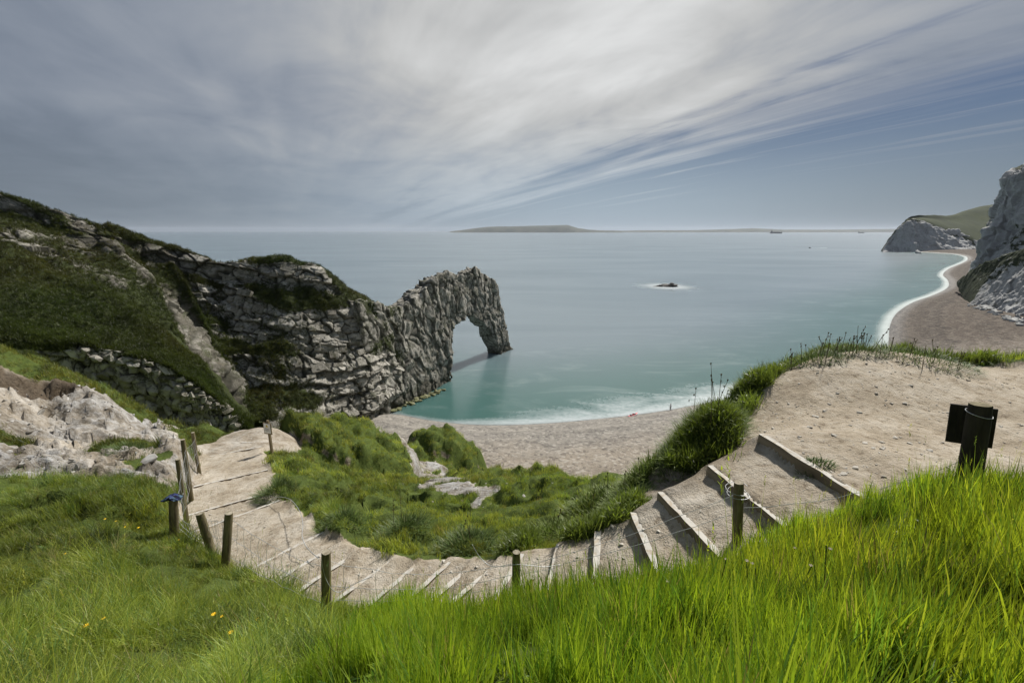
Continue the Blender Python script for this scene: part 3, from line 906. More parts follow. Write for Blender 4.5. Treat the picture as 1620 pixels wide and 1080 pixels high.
for i, s_ in enumerate(step_s):
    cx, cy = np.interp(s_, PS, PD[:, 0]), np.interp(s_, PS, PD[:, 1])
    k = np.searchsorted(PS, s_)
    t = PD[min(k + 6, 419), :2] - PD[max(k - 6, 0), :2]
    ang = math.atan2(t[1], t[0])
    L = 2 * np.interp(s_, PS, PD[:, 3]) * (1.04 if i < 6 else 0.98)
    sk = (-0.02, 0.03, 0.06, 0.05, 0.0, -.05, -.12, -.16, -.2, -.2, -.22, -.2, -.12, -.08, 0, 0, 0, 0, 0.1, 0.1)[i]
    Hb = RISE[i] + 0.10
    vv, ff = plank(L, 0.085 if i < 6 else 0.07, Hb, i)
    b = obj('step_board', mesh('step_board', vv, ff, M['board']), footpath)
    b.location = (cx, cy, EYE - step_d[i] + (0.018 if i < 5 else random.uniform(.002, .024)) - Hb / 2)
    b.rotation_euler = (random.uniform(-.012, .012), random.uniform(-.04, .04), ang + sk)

# loose stones on the trodden ground
def hull(n, size, seed, flat=1.0, boxy=0.6):
    r_ = random.Random(seed)
    bm = bmesh.new()
    for _ in range(n):
        v = Vector((r_.gauss(0, 1), r_.gauss(0, 1), r_.gauss(0, 1))).normalized()
        m_ = max(abs(v.x), abs(v.y), abs(v.z))
        v = v * (1 - boxy) + (v / m_) * boxy
        v *= r_.uniform(0.85, 1.05)
        bm.verts.new((v.x * size, v.y * size, v.z * size * flat))
    res = bmesh.ops.convex_hull(bm, input=bm.verts)
    bmesh.ops.delete(bm, geom=[e for e in set(res['geom_interior'] + res['geom_unused']) if isinstance(e, bmesh.types.BMVert)], context='VERTS')
    bmesh.ops.recalc_face_normals(bm, faces=bm.faces)
    V = np.array([v.co[:] for v in bm.verts])
    F = [[v.index for v in f.verts] for f in bm.faces]
    bm.verts.index_update()
    F = [[v.index for v in f.verts] for f in bm.faces]
    bm.free()
    return V, F


peb = [hull(9, 1.0, 100 + k, 0.45) for k in range(8)]
mb = MB()
n_ = 0
while n_ < 3200:
    if random.random() < 0.75:
        x, y = random.uniform(3.2, 12), random.uniform(4.1, 9.4)
    else:
        k = random.randrange(60, 420)
        x, y = PD[k, 0] + random.gauss(0, .4), PD[k, 1] + random.gauss(0, .4)
    if tval(PATHW, np.array([x]), np.array([y]))[0] < 0.85:
        continue
    r_ = min(0.006 * math.exp(random.gauss(0.25, 0.65)), 0.045)
    vv, ff = peb[random.randrange(8)]
    a = random.uniform(0, 6.28)
    rot = np.array(((math.cos(a), -math.sin(a), 0), (math.sin(a), math.cos(a), 0), (0, 0, 1)))
    mb.add((vv * r_ * np.array((1, random.uniform(.6, 1), 1))) @ rot.T + np.array((x, y, float(tz(x, y)[0]) + r_ * 0.2)), ff)
    n_ += 1
tag(mb.build('gravel', M['stone']), 'small loose stones strewn over the footpath', 'gravel', kind='stuff')
mb = MB()
ang = [hull(10, 1.0, 120 + k, 0.8, .7) for k in range(8)]
n_ = 0
while n_ < 1500:
    if n_ % 6 == 0 and len(GULLY):
        g_ = random.choice(GULLY)
        x, y = g_[0] + random.gauss(0, .9), g_[1] + random.gauss(0, .9)
        if not inside(GULLY, np.array([x]), np.array([y]))[0] and random.random() < .7:
            continue
        r_ = .02 + .05 * random.random() ** 2
    else:
        x, y = random.uniform(-20, -9), random.uniform(9.8, 18)
        if tval(BARE, np.array([x]), np.array([y]))[0] < .6 or not inside(SLIP, np.array([x]), np.array([y]))[0]:
            continue
        r_ = .02 * math.exp(random.gauss(0.2, .7))
    r_ = min(r_, .16)
    vv, ff = ang[random.randrange(8)]
    a = random.uniform(0, 6.28)
    rot = np.array(((math.cos(a), -math.sin(a), 0), (math.sin(a), math.cos(a), 0), (0, 0, 1)))
    mb.add((vv * r_ * np.array((1.3, random.uniform(.6, 1), .8))) @ rot.T + np.array((x, y, float(tz(x, y)[0]) + r_ * 0.1)), ff)
    n_ += 1
M['rubble'] = simple('chalk_rubble', [(0.3, (0.16, 0.14, 0.11)), (0.5, (0.34, 0.325, 0.30)), (0.7, (0.56, 0.55, 0.53))], 2.5, 0.9, 0.6, 0.03)
tag(mb.build('rubble', M['rubble']), 'broken chalk rubble on the landslip and in the gully', 'rubble', kind='stuff')
pm = [mesh('stone', v, f, M['stone']) for v, f in peb]
spots = [(1381, 709), (1398, 712), (1368, 700), (1352, 738), (1345, 672), (1417, 690), (1470, 715), (1430, 640), (1334, 750), (1312, 640), (1290, 660), (1440, 700), (1320, 690), (1500, 655), (1410, 640), (1360, 655)]
for i, (px, py) in enumerate(spots):
    p = ground_at(px, py)
    o = obj('stone', pm[i % 8], None, (p[0], p[1], float(tz(p[0], p[1])[0]) + 0.006))
    s_ = random.uniform(.022, .042)
    o.scale = (s_ * 1.3, s_, s_ * .8)
    o.rotation_euler = (0, 0, random.uniform(0, 6))
    tag(o, 'flat pale stone lying on the bare platform above the steps', 'stone', 'pale stones on the trodden platform')

# ------------------------------------------------------------------ limestone headland
def back_rows(ridge, dx, dy, drops):
    return [[np.array((p[0] + dx * k, p[1] + dy * k, p[2] - dz)) for p in ridge] for k, dz in drops]


def rock_attrs(A, veg0, big=3.3, small=1.25, amp=0.75, seed=0, tilt=0.35, slope_lo=0.35, slope_hi=0.62):
    """displace a lofted sheet into jointed blocks; returns vertices and attributes."""
    nr, nc = A.shape[:2]
    N = grid_normals(A)
    if N[nr // 2, nc // 2].dot(np.array((0.3, -1, 0.4))) < 0:
        N = -N
    P = A.reshape(-1, 3).copy()
    n = N.reshape(-1, 3)
    Pb = P.copy()
    Pb[:, 2] = P[:, 2] + tilt * P[:, 0] * 0.6                   # dipping beds
    wob = np.stack([fbm(P / 6, 3, seed + 40), fbm(P / 6, 3, seed + 41), fbm(P / 6, 3, seed + 42)], 1)
    f1, f2, c1, t1 = worley((Pb + wob * 2.0) / (big * np.array((1.15, 1.15, 0.8))), seed)
    g1, g2, c2, t2 = worley((Pb + wob * 1.2) / (small * np.array((1.2, 1.2, 0.75))), seed + 9)
    e1, e2 = f2 - f1, g2 - g1
    large = fbm(P / 17, 4, seed + 50)
    med = fbm(P / 5, 4, seed + 51)
    veg = veg0.ravel() + 0.40 * fbm(P / 7, 4, seed + 60) + 0.32 * fbm(P / 2.2, 3, seed + 61) + 0.9 * (ss(n[:, 2], slope_lo, slope_hi) - 0.35)
    bandc = np.sin((Pb[:, 2] + 3.2 * fbm(P / 11, 3, seed + 70)) * (6.2832 / 8.5))
    veg += 0.42 * ss(bandc, 0.35, 0.9)
    vm = ss(veg, 0.30, 0.62)
    rockness = 1 - vm
    bb = (Pb[:, 2] + 1.5 * fbm(P / 9, 3, seed + 75)) / 2.3
    bt = bb - np.floor(bb)
    bs = _hash(np.floor(bb), bb * 0, bb * 0, seed + 76)
    bed = (0.5 - bt) * (0.35 + 0.9 * bs) + 0.7 * (bs - .5)
    disp = 1.3 * large + 0.5 * med + rockness * amp * 1.1 * bed + rockness * amp * (0.55 * (c1 - 0.5) + 0.16 * (c2 - 0.5) + 0.8 * t1 + 0.35 * t2)
    disp -= rockness * amp * (0.42 * (1 - ss(e1, 0, 0.08)) + 0.15 * (1 - ss(e2, 0, 0.09)))
    disp -= 0.5 * ss(bandc, 0.45, 0.95) * rockness * amp
    disp += vm * (0.30 * fbm(P / 1.1, 3, seed + 80) + 0.7 * fbm(P / np.array((3.5, 3.5, 2.2)), 3, seed + 81))
    P += n * disp[:, None]
    crack = np.maximum.reduce([1 - ss(e1, 0.02, 0.11), 0.55 * (1 - ss(e2, 0.02, 0.11)), (1 - ss(np.minimum(bt, 1 - bt), .02, .09)) * ss(fbm(P / 3, 3, seed + 77), -.25, .2)])
    return P, {'veg': veg, 'crack': crack, 'tone': (c1 - .5) * 1.1 + (c2 - .5) * 0.9}, n


head = thing('limestone_headland', 'grassy limestone headland ridge running out to the sea arch', 'headland')

cols = [  # ridge first, then down the face to the foot: photo x, y, distance
    [(-330, 225, 70), (-330, 290, 68), (-330, 360, 64), (-330, 420, 60), (-330, 520, 58)],
    [(-160, 262, 78), (-150, 300, 75), (-150, 350, 72), (-150, 400, 70), (-150, 480, 66)],
    [(0, 308, 82), (0, 338, 79), (10, 370, 75), (15, 400, 71), (20, 480, 67)],
    [(110, 343, 86), (120, 375, 82), (140, 410, 78), (160, 450, 73), (170, 520, 68)],
    [(200, 366, 90), (210, 400, 86), (235, 440, 82), (265, 480, 78), (290, 550, 70)],
    [(255, 389, 93), (275, 430, 90), (305, 500, 86), (330, 560, 82), (370, 640, 72)],
    [(300, 399, 94), (312, 440, 91), (335, 510, 87), (352, 575, 82), (385, 655, 73)],
    [(345, 416, 95), (350, 450, 93), (365, 520, 88), (378, 590, 82), (400, 670, 74)],
    [(395, 416, 97), (398, 450, 93), (408, 520, 88), (415, 590, 83), (430, 678, 76)],
    [(442, 409, 99), (442, 450, 94), (447, 520, 89), (450, 590, 84), (465, 685, 78)],
    [(488, 421, 101), (497, 460, 96), (500, 525, 91), (502, 595, 87), (505, 682, 81)],
    [(520, 440, 103), (535, 475, 98), (540, 530, 94), (542, 600, 90), (540, 675, 86)],
    [(562, 467, 108), (575, 510, 101), (580, 560, 97), (585, 610, 94), (580, 668, 91)],
    [(600, 484, 112), (607, 520, 107), (612, 560, 103), (614, 610, 101), (612, 652, 100)],
    [(622, 490, 116), (628, 520, 112), (636, 560, 110), (642, 610, 109), (645, 638, 109)],
    [(640, 500, 124), (650, 530, 122), (658, 565, 120), (664, 605, 119), (668, 625, 119)],
]
rows = [[at(*c[k]) for c in cols] for k in range(5)]
foot = [[np.array((p[0] + .4, p[1] - 1.0, min(p[2] - 6, -4))) for p in rows[4]]]
ctrl = back_rows(rows[0], -14, 20, [(1.6, 46)]) + back_rows(rows[0], -9, 13, [(0.9, 16)]) + rows + foot
Lf = loft(ctrl, 330, 760)
vr, ur = np.meshgrid(np.linspace(0, 7, 330), np.linspace(0, 15, 760), indexing='ij')     # control-row and column number
veg0 = np.full(vr.shape, 0.13)
veg0 += 0.55 * np.exp(-((vr - 2.0) / 0.20) ** 2) * (ur < 5)                 # turf along the crest
veg0 += 0.85 * np.exp(-((vr - 1.95) / 0.28) ** 2) * np.exp(-((ur - 9.3) / 1.3) ** 2)   # green cap on the knoll
veg0 += 0.75 * np.exp(-((ur - 11.2 - 0.35 * (vr - 2.2)) / 0.5) ** 2) * ss(vr, 1.8, 2.1) * (1 - ss(vr, 2.7, 3.4))
veg0 += 0.15 * np.exp(-((ur - 4.0) / 0.45) ** 2)
veg0 -= 0.14 * ss(ur, 5.0, 4.0) * ss(vr, 2.1, 2.5)
veg0 -= 0.55 * np.exp(-((ur - (3.1 + 0.55 * (vr - 2.4))) / 0.30) ** 2) * ss(vr, 2.15, 2.5) * (1 - ss(vr, 4.2, 5))   # two bare rock ribs
veg0 += 0.12 * np.exp(-((ur - (5.0 + 0.10 * (vr - 2.4))) / 0.22) ** 2) * ss(vr, 2.15, 2.5)
veg0 += 0.16 * ss(ur, 10.5, 7.0) * ss(vr, 4.6, 5.6)                          # scree grown over at the foot
veg0 -= 0.22 * ss(ur, 5.3, 6.3) * (1 - ss(vr, 6.2, 7.0)) * ss(vr, 2.05, 2.3)
veg0 -= 0.35 * ss(ur, 12.0, 13.5)
P_, A_, N_ = rock_attrs(Lf, veg0, 3.6, 1.3, 0.8, 3)
# two ribs stand proud of the gullies
rib = (np.exp(-((ur - (3.1 + 0.55 * (vr - 2.4))) / 0.35) ** 2) + np.exp(-((ur - (5.0 + 0.10 * (vr - 2.4))) / 0.3) ** 2) - 0.8 * np.exp(-((ur - 4.2) / 0.4) ** 2)).ravel() * ss(vr, 2.2, 3.0).ravel()
P_ += N_ * (1.4 * rib)[:, None]
A_['tone'] = A_['tone'] - 1.0 * np.clip(rib, 0, 1) - 1.1 * ss(ur, 6.0, 4.5).ravel()  # ribs toned down; left end has edge-of-view darkening painted into its tone
# the sea has cut into the foot
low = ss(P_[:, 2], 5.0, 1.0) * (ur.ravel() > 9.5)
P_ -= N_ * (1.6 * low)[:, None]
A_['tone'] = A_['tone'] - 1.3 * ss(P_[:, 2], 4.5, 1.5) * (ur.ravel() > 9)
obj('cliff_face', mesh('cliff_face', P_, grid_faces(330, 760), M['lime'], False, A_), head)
HEAD = (P_.reshape(330, 760, 3), N_.reshape(330, 760, 3), A_['veg'].reshape(330, 760), vr, ur)

# grassy spur in front of the ridge, ending in a wall of jointed blocks
crest = [at(*p) for p in ((-330, 250, 58), (-150, 330, 60), (0, 388, 60), (95, 432, 58), (175, 462, 57), (245, 512, 56), (305, 570, 55), (350, 625, 54), (395, 668, 53))]
upper = [at(*p) for p in ((-330, 360, 50), (-150, 415, 53), (0, 440, 53), (90, 478, 52), (165, 505, 52), (235, 542, 52), (300, 592, 52), (350, 640, 52), (395, 676, 52))]
midr = [at(*p) for p in ((-330, 470, 44), (-150, 500, 46), (0, 505, 46), (85, 528, 46), (150, 540, 47), (235, 560, 48), (305, 600, 49), (350, 640, 50.5), (395, 684, 51))]
wtop = [at(*p) for p in ((-330, 500, 42), (-150, 530, 43), (0, 545, 43.5), (85, 552, 44.5), (140, 556, 45.8), (230, 574, 47), (305, 612, 48.3), (352, 645, 50), (395, 690, 50.5))]
wbot = [at(*p) for p in ((-330, 640, 38), (-150, 640, 40), (0, 640, 42), (85, 640, 43), (140, 640, 45.0), (230, 666, 46.2), (305, 678, 47.6), (355, 676, 49.5), (395, 704, 50))]
toe = [p + np.array((2.0, -9, -7)) for p in wbot]
ctrl = back_rows(crest, -3, 12, [(1.0, 13)]) + back_rows(crest, -1.5, 5, [(0.9, 3.0)]) + [crest, upper, midr, wtop, wbot, toe]
Ls = loft(ctrl, 230, 420)
vs, us = np.meshgrid(np.linspace(0, 7, 230), np.linspace(0, 8, 420), indexing='ij')
wall = ss(vs, 4.75, 5.05) * (1 - ss(vs, 6.0, 6.2)) * ss(us, 3.55, 3.9) * (1 - ss(us, 7.5, 7.8))
veg0 = 0.50 - 1.0 * wall - 0.5 * np.exp(-((us - 6.9) / 0.25) ** 2) * ss(vs, 2.8, 3.3) * (1 - ss(vs, 4.2, 4.8))
P_, A_, N_ = rock_attrs(Ls, veg0, 1.7, 0.9, 0.5, 23, 0.5, 0.2, 0.5)
obj('grassy_spur', mesh('grassy_spur', P_, grid_faces(230, 420), M['lime'], False, A_), head)
SPUR = (P_.reshape(230, 420, 3), N_.reshape(230, 420, 3), A_['veg'].reshape(230, 420), vs, us)

BLOCKS = []


def slab(seed):
    r_ = random.Random(seed)
    bm = bmesh.new()
    for cx in (-1, 1):
        for cy in (-1, 1):
            for cz in (-1, 1):
                c = Vector((cx * r_.uniform(.40, .52), cy * r_.uniform(.38, .52), cz * r_.uniform(.42, .52)))
                for ax_ in range(3):
                    q = c.copy()
                    q[ax_] *= r_.uniform(.72, .92)
                    bm.verts.new(q)
    res = bmesh.ops.convex_hull(bm, input=bm.verts)
    bmesh.ops.delete(bm, geom=[e for e in set(res['geom_interior'] + res['geom_unused']) if isinstance(e, bmesh.types.BMVert)], context='VERTS')
    bmesh.ops.recalc_face_normals(bm, faces=bm.faces)
    bm.verts.index_update()
    V, F = np.array([v.co[:] for v in bm.verts]), [[v.index for v in f.verts] for f in bm.faces]
    bm.free()
    return V, F


for k in range(14):
    vv, ff = slab(300 + k)
    BLOCKS.append(mesh('rock_block', vv, ff, M['block']))


def place_block(parent, p, n, sx_, sy_, sz_, spin, k, protos=None):
    o = obj('rock_block', (protos or BLOCKS)[k % (len(protos) if protos else 14)], parent)
    n = Vector(n)
    xax = Vector((0, 0, 1)).cross(n)
    if xax.length < 0.05:
        xax = Vector((1, 0, 0))
    xax.normalize()
    yax = n.cross(xax)
    m = Matrix((xax, yax, n)).transposed().to_4x4() @ Matrix.Rotation(spin, 4, 'Z') @ Matrix.Rotation(random.uniform(-.15, .15), 4, 'X')
    m.translation = Vector(p)
    o.matrix_local = m @ Matrix.Diagonal((sx_, sy_, sz_, 1))


WALLB = [mesh('rock_block', *hull(15, 0.5, 330 + k, 1.0, 0.62), M['block']) for k in range(12)]
# fitted blocks in the wall under the spur
Lp, Ln = SPUR[0], SPUR[1]
nb = 0
for r_ in range(8):
    vc = 5.02 + r_ * 0.13
    uc = 3.75 + random.uniform(0, .2) + 0.03 * r_
    while uc < 7.35:
        wd = random.uniform(0.10, 0.23)
        i, j = int(np.interp(vc + random.uniform(-.02, .02), (0, 7), (0, 229))), int(np.interp(uc + wd / 2, (0, 8), (0, 419)))
        j1 = min(int(np.interp(uc + wd, (0, 8), (0, 419))), 419)
        j0 = int(np.interp(uc, (0, 8), (0, 419)))
        wm = np.linalg.norm(Ls[i, j1] - Ls[i, j0])
        i2 = min(int(np.interp(vc + 0.135, (0, 7), (0, 229))), 229)
        hm = max(np.linalg.norm(Ls[i2, j] - Ls[i, j]), .4)
        if random.random() < 0.93 and vc > 4.98 + 0.05 * math.sin(uc * 5):
            place_block(head, SPUR[0][i, j] + Ln[i, j] * .12, Ln[i, j], wm * random.uniform(1.1, 1.35), hm * random.uniform(1.15, 1.6), random.uniform(.7, 1.3), random.uniform(-.3, .3), nb, WALLB)
            nb += 1
        uc += wd
# bigger blocks standing out of the main face
Lp, Ln, Lv = HEAD[0], HEAD[1], HEAD[2]
cand = []
tries = 0
while len(cand) < 190 and tries < 9000:
    tries += 1
    i, j = random.randrange(100, 300), random.randrange(345, 735)
    if Lv[i, j] > 0.30 or Lp[i, j, 2] < 2:
        continue
    p = Lp[i, j]
    s_ = random.choice((1.0, 1.2, 1.5, 1.8, 2.2))
    if any(np.linalg.norm(p - q) < (s_ + t_) * 0.52 for q, t_ in cand):
        continue
    cand.append((p, s_))
    place_block(head, p - Ln[i, j] * 0.10 * s_, Ln[i, j], s_ * random.uniform(.8, 1.5), s_ * random.uniform(.5, .9), s_ * random.uniform(.35, .55), random.uniform(-.45, .1), len(cand))

# ------------------------------------------------------------------ the arch (solid field -> surface nets)
Q0 = np.array((-32.0, 100.0))
E = np.array((0.4586, 0.8887))
NB = np.array((-E[1], E[0]))                     # towards the back of the wall


def on_wall(px, py):
    r, f, dn = ray(px, py)
    # Q0 + s E = k (r, f)
    k = (Q0[0] * E[1] - Q0[1] * E[0]) / (r * E[1] - f * E[0])
    s_ = (k * np.array((r, f)) - Q0) @ E
    return s_, EYE - dn * k


prof = [on_wall(*p) for p in ((585, 476), (605, 483), (622, 487), (640, 483), (652, 477), (668, 463), (680, 449), (688, 439), (700, 433), (712, 428), (717, 428), (722, 434), (730, 434), (736, 431), (742, 430), (748, 425), (757, 423), (766, 428), (774, 435), (781, 443), (787, 453), (791, 466), (795, 482), (799, 500), (803, 522), (806, 540), (809, 553))]
prof = np.array(prof)
hole_px = [(708, 616), (709, 592), (711, 562), (714, 536), (719, 516), (728, 505), (740, 500), (752, 502), (763, 509), (772, 520), (780, 536), (787, 552), (793, 569), (795, 585)]
hole = [on_wall(*p) for p in hole_px]
hole = [(hole[0][0], -6.0)] + hole + [(hole[-1][0], -6.0)]
h = 0.31
S0, S1 = -4.0, float(prof[-1, 0]) + 4
gs, gt, gz = np.arange(S0, S1, h), np.arange(-6.5, 15.5, h), np.arange(-4.0, 33.5, h)
GS, GT, GZ = np.meshgrid(gs, gt, gz, indexing='ij')
shp = GS.shape
fs, ft, fz = GS.ravel(), GT.ravel(), GZ.ravel()
top = np.interp(fs, prof[:, 0], prof[:, 1], right=-8.0)
W3 = np.stack([Q0[0] + E[0] * fs + NB[0] * ft, Q0[1] + E[1] * fs + NB[1] * ft, fz], 1)
half0 = np.interp(fs, (0, 18, 30, 45, 60, 72), (5.5, 4.2, 3.0, 2.1, 2.3, 2.3))
rel = np.clip(fz / np.maximum(top, 1), 0, 1)
half = half0 * (1.25 - 0.70 * rel ** 1.3)
front = -half * 0.0 - 1.2 * (1 - rel) * np.interp(fs, (0, 25, 45, 70), (2.2, 1.5, .6, .6))
dt = np.maximum(front - ft, ft - (front + 2 * half))
s2, z2 = fs[:], fz[:]
# signed distance to hole outline in the wall plane (2-D, on a grid)
gs2, gz2 = np.meshgrid(gs, gz, indexing='ij')
hs = np.full(gs2.size, 1e9)
hp_ = np.array(hole)
for i in range(len(hp_)):
    ax, ay = hp_[i]
    dx, dy = hp_[(i + 1) % len(hp_)] - hp_[i]
    t = np.clip(((gs2.ravel() - ax) * dx + (gz2.ravel() - ay) * dy) / (dx * dx + dy * dy + 1e-9), 0, 1)
    hs = np.minimum(hs, np.hypot(gs2.ravel() - ax - t * dx, gz2.ravel() - ay - t * dy))
hs = np.where(inside(hp_, gs2.ravel(), gz2.ravel()), -hs, hs).reshape(gs2.shape)
hole_d = np.broadcast_to(hs[:, None, :], shp).ravel()
field = np.maximum.reduce([(fz - top) * 0.75, dt, -hole_d, fs - (prof[-1, 0] + 0.6), (S0 + 1.5) - fs])
f1 = np.zeros(len(field)); f2 = f1.copy(); c1 = f1.copy(); cr = f1.copy()
nearm = np.abs(field) < 2.6
Pn = W3[nearm]
wob = np.stack([fbm(Pn / 5, 2, 140), fbm(Pn / 5, 2, 141), fbm(Pn / 5, 2, 142)], 1)
Pq = Pn + wob * 1.6
Pq = Pq + np.stack([Pn[:, 2] * 0.25, 0 * Pn[:, 2], Pn[:, 0] * 0.25], 1)
a1, a2, ca, ta = worley(Pq / np.array((2.5, 2.5, 3.8)), 151)
b1, b2, cb, tb = worley(Pq / np.array((0.95, 0.95, 1.5)), 161)
bump_ = 0.8 * fbm(Pn / 6, 3, 170) + 0.45 * (ca - .5) + 0.18 * (cb - .5) + 0.55 * ta + 0.22 * tb - 0.36 * (1 - ss(a2 - a1, 0, .12)) - 0.16 * (1 - ss(b2 - b1, 0, .15))
bump_ += 0.5 * fbm(np.stack([Pq[:, 0] / 1.1, Pq[:, 1] / 1.1, Pq[:, 2] / 5.5], 1), 3, 175)
field[nearm] -= bump_ * 0.8
fld = field.reshape(shp)


def surface_nets(f, org, h):
    ins = f < 0
    nx, nyy, nz = f.shape
    cs = np.zeros((nx - 1, nyy - 1, nz - 1), int)
    for a in (0, 1):
        for b in (0, 1):
            for c in (0, 1):
                cs += ins[a:nx - 1 + a, b:nyy - 1 + b, c:nz - 1 + c]
    act = (cs > 0) & (cs < 8)
    ids = np.full(act.shape, -1)
    I = np.argwhere(act)
    ids[act] = np.arange(len(I))
    acc = np.zeros((len(I), 3)); cnt = np.zeros(len(I))
    corners = [(a, b, c) for a in (0, 1) for b in (0, 1) for c in (0, 1)]
    for a in range(8):
        for b in range(a + 1, 8):
            ca_, cb_ = np.array(corners[a]), np.array(corners[b])
            if np.abs(ca_ - cb_).sum() != 1:
                continue
            fa = f[tuple((I + ca_).T)]; fb = f[tuple((I + cb_).T)]
            m = (fa < 0) != (fb < 0)
            t = np.where(m, fa / np.where(m, fa - fb, 1), 0)
            acc += np.where(m[:, None], ca_ + t[:, None] * (cb_ - ca_), 0)
            cnt += m
    V = (I + acc / cnt[:, None]) * h + org
    Q = []
    for ax in range(3):
        sl0 = [slice(1, -1)] * 3; sl0[ax] = slice(0, -1)
        sl1 = [slice(1, -1)] * 3; sl1[ax] = slice(1, None)
        A0, B0 = ins[tuple(sl0)], ins[tuple(sl1)]
        e = np.argwhere(A0 != B0)
        flip = A0[tuple(e.T)]
        o_ = np.ones(3, int); o_[ax] = 0
        e = e + o_
        u, v_ = [(1, 2), (2, 0), (0, 1)][ax]
        du = np.zeros(3, int); du[u] = 1
        dv = np.zeros(3, int); dv[v_] = 1
        q = np.stack([ids[tuple((e - du - dv).T)], ids[tuple((e - dv).T)], ids[tuple(e.T)], ids[tuple((e - du).T)]], 1)
        q = np.where(flip[:, None], q, q[:, ::-1])
        Q.append(q)
    return V, np.concatenate(Q)


Vn, Fn = surface_nets(fld, np.array((S0, gt[0], gz[0])), h)
Vw = np.stack([Q0[0] + E[0] * Vn[:, 0] + NB[0] * Vn[:, 1], Q0[1] + E[1] * Vn[:, 0] + NB[1] * Vn[:, 1], Vn[:, 2]], 1)
wob = np.stack([fbm(Vw / 5, 2, 140), fbm(Vw / 5, 2, 141), fbm(Vw / 5, 2, 142)], 1)
Pq = Vw + wob * 1.6 + np.stack([Vw[:, 2] * 0.25, 0 * Vw[:, 2], Vw[:, 0] * 0.25], 1)
a1, a2, ca, ta = worley(Pq / np.array((2.5, 2.5, 3.8)), 151)
b1, b2, cb, tb = worley(Pq / np.array((0.95, 0.95, 1.5)), 161)
crack = np.maximum(1 - ss(a2 - a1, .02, .16), .75 * (1 - ss(b2 - b1, .02, .18)))
wetb = ss(Vw[:, 2], 4.5, 1.0)
veg = 0.06 + 0.45 * fbm(Vw / 4, 3, 180) + 0.4 * ss(Vn[:, 0], 22, 6) * ss(Vw[:, 2], 6, 14)
arch = tag(obj('rock_arch', mesh('rock_arch', Vw, Fn, M['lime'], False, {'veg': veg, 'crack': crack, 'tone': (ca - .5) * 0.8 + (cb - .5) * 0.9 - 1.4 * wetb + 0.05})),
           'natural limestone sea arch standing in the bay at the headland\'s end', 'sea arch')

# boulders with weed along the foot of the arch wall
bm_ = [mesh('boulder', *hull(16, 0.5, 400 + k, 0.75, 0.4), M['weedrock']) for k in range(6)]
for k in range(30):
    t = k / 29
    px, py = 618 + 82 * t + random.uniform(-3, 3), 646 - 32 * t + random.uniform(-2, 5)
    p = at_z(px, py, 0.2)
    o = obj('boulder', bm_[k % 6], None, (p[0], p[1], 0.15))
    s_ = random.uniform(1.0, 2.6) * (1 - 0.35 * t)
    o.scale = (s_ * 1.2, s_ * 1.2, s_ * .8)
    o.rotation_euler = (0, 0, random.uniform(0, 6))
    tag(o, 'weed-covered boulder at the waterline below the arch wall', 'boulder', 'weedy boulders below the arch wall')

# rock awash out in the bay
bm = bmesh.new()
bmesh.ops.create_icosphere(bm, subdivisions=5, radius=1)
vv = np.array([v.co[:] for v in bm.verts])
ff = np.array([[v.index for v in f.verts] for f in bm.faces])
bm.free()
q = vv * np.array((7.6, 4.0, 2.6))
hgt = 1 + 0.75 * fbm(vv * 1.7 + 5, 4, 200) + 0.25 * fbm(vv * 6, 3, 201)
q = q * hgt[:, None]
q[:, 2] = q[:, 2] * (0.75 + 0.45 * np.exp(-((q[:, 0] - 4.5) / 1.6) ** 2)) - 0.35
tag(obj('sea_rock', mesh('sea_rock', q, ff, M['searock'], False), None, tuple(bull)), 'low dark rock awash in white foam out in the bay', 'rock')

# ------------------------------------------------------------------ chalk cliffs on the right
def build_cliff(name, label, cat, cols, nr, nc, vegf, seed, big, amp, back, mat='chalk', cr=0.5, tip=False):
    nk = len(cols[0])
    rows = [[at(*c[k]) for c in cols] for k in range(nk)]
    foot = [[np.array((p[0] - 3, p[1] - 3, -4.0)) for p in rows[-1]]]
    ctrl = [[p + np.array(b_) for p in rows[0]] for b_ in back] + rows + foot
    if tip:
        for r_ in ctrl:
            r_[0] = rows[-1][0] - np.array((0, 0, 2.0))
    A = loft(ctrl, nr, nc)
    v_, u_ = np.meshgrid(np.linspace(0, nk + len(back), nr), np.linspace(0, len(cols) - 1, nc), indexing='ij')
    P0 = A.reshape(-1, 3)
    N = grid_normals(A)
    if (N.reshape(-1, 3) * (np.array((0, 0, EYE)) - P0)).sum(1).mean() < 0:
        N = -N
    n = N.reshape(-1, 3)
    q = P0 / big
    e1, e2, c1, t1 = worley(q * np.array((1, 1, .35)) + 0.5 * fbm(q, 3, seed)[:, None], seed + 1)
    g1, g2, c2, t2 = worley(q * 2.7 * np.array((1, 1, .5)), seed + 2)
    gul = 1 - np.abs(fbm(q * np.array((1.2, 1.2, .25)), 4, seed + 5)) * 2
    veg = vegf(v_, u_).ravel() + 0.5 * fbm(q * 1.0, 4, seed + 6) + 0.35 * fbm(q * 4, 3, seed + 7)
    vm = ss(veg, .3, .6)
    disp = amp * (0.9 * fbm(q * .6, 4, seed + 8) - 0.5 * gul + (1 - vm) * (0.35 * (c1 - .5) + .22 * (c2 - .5) + 0.4 * t1 + 0.25 * t2) + 0.25 * fbm(q * 5, 3, seed + 9))
    P = P0 + n * (disp * ss(u_.ravel(), 0.0, 1.5))[:, None]
    me = mesh(name, P, grid_faces(nr, nc), M[mat], False, {'veg': veg, 'crack': cr * (1 - ss(e2 - e1, .01, .07)), 'tone': 0.5 * (c1 - .5) + .3 * (c2 - .5)})
    return tag(obj(name, me), label, cat), P.reshape(nr, nc, 3)


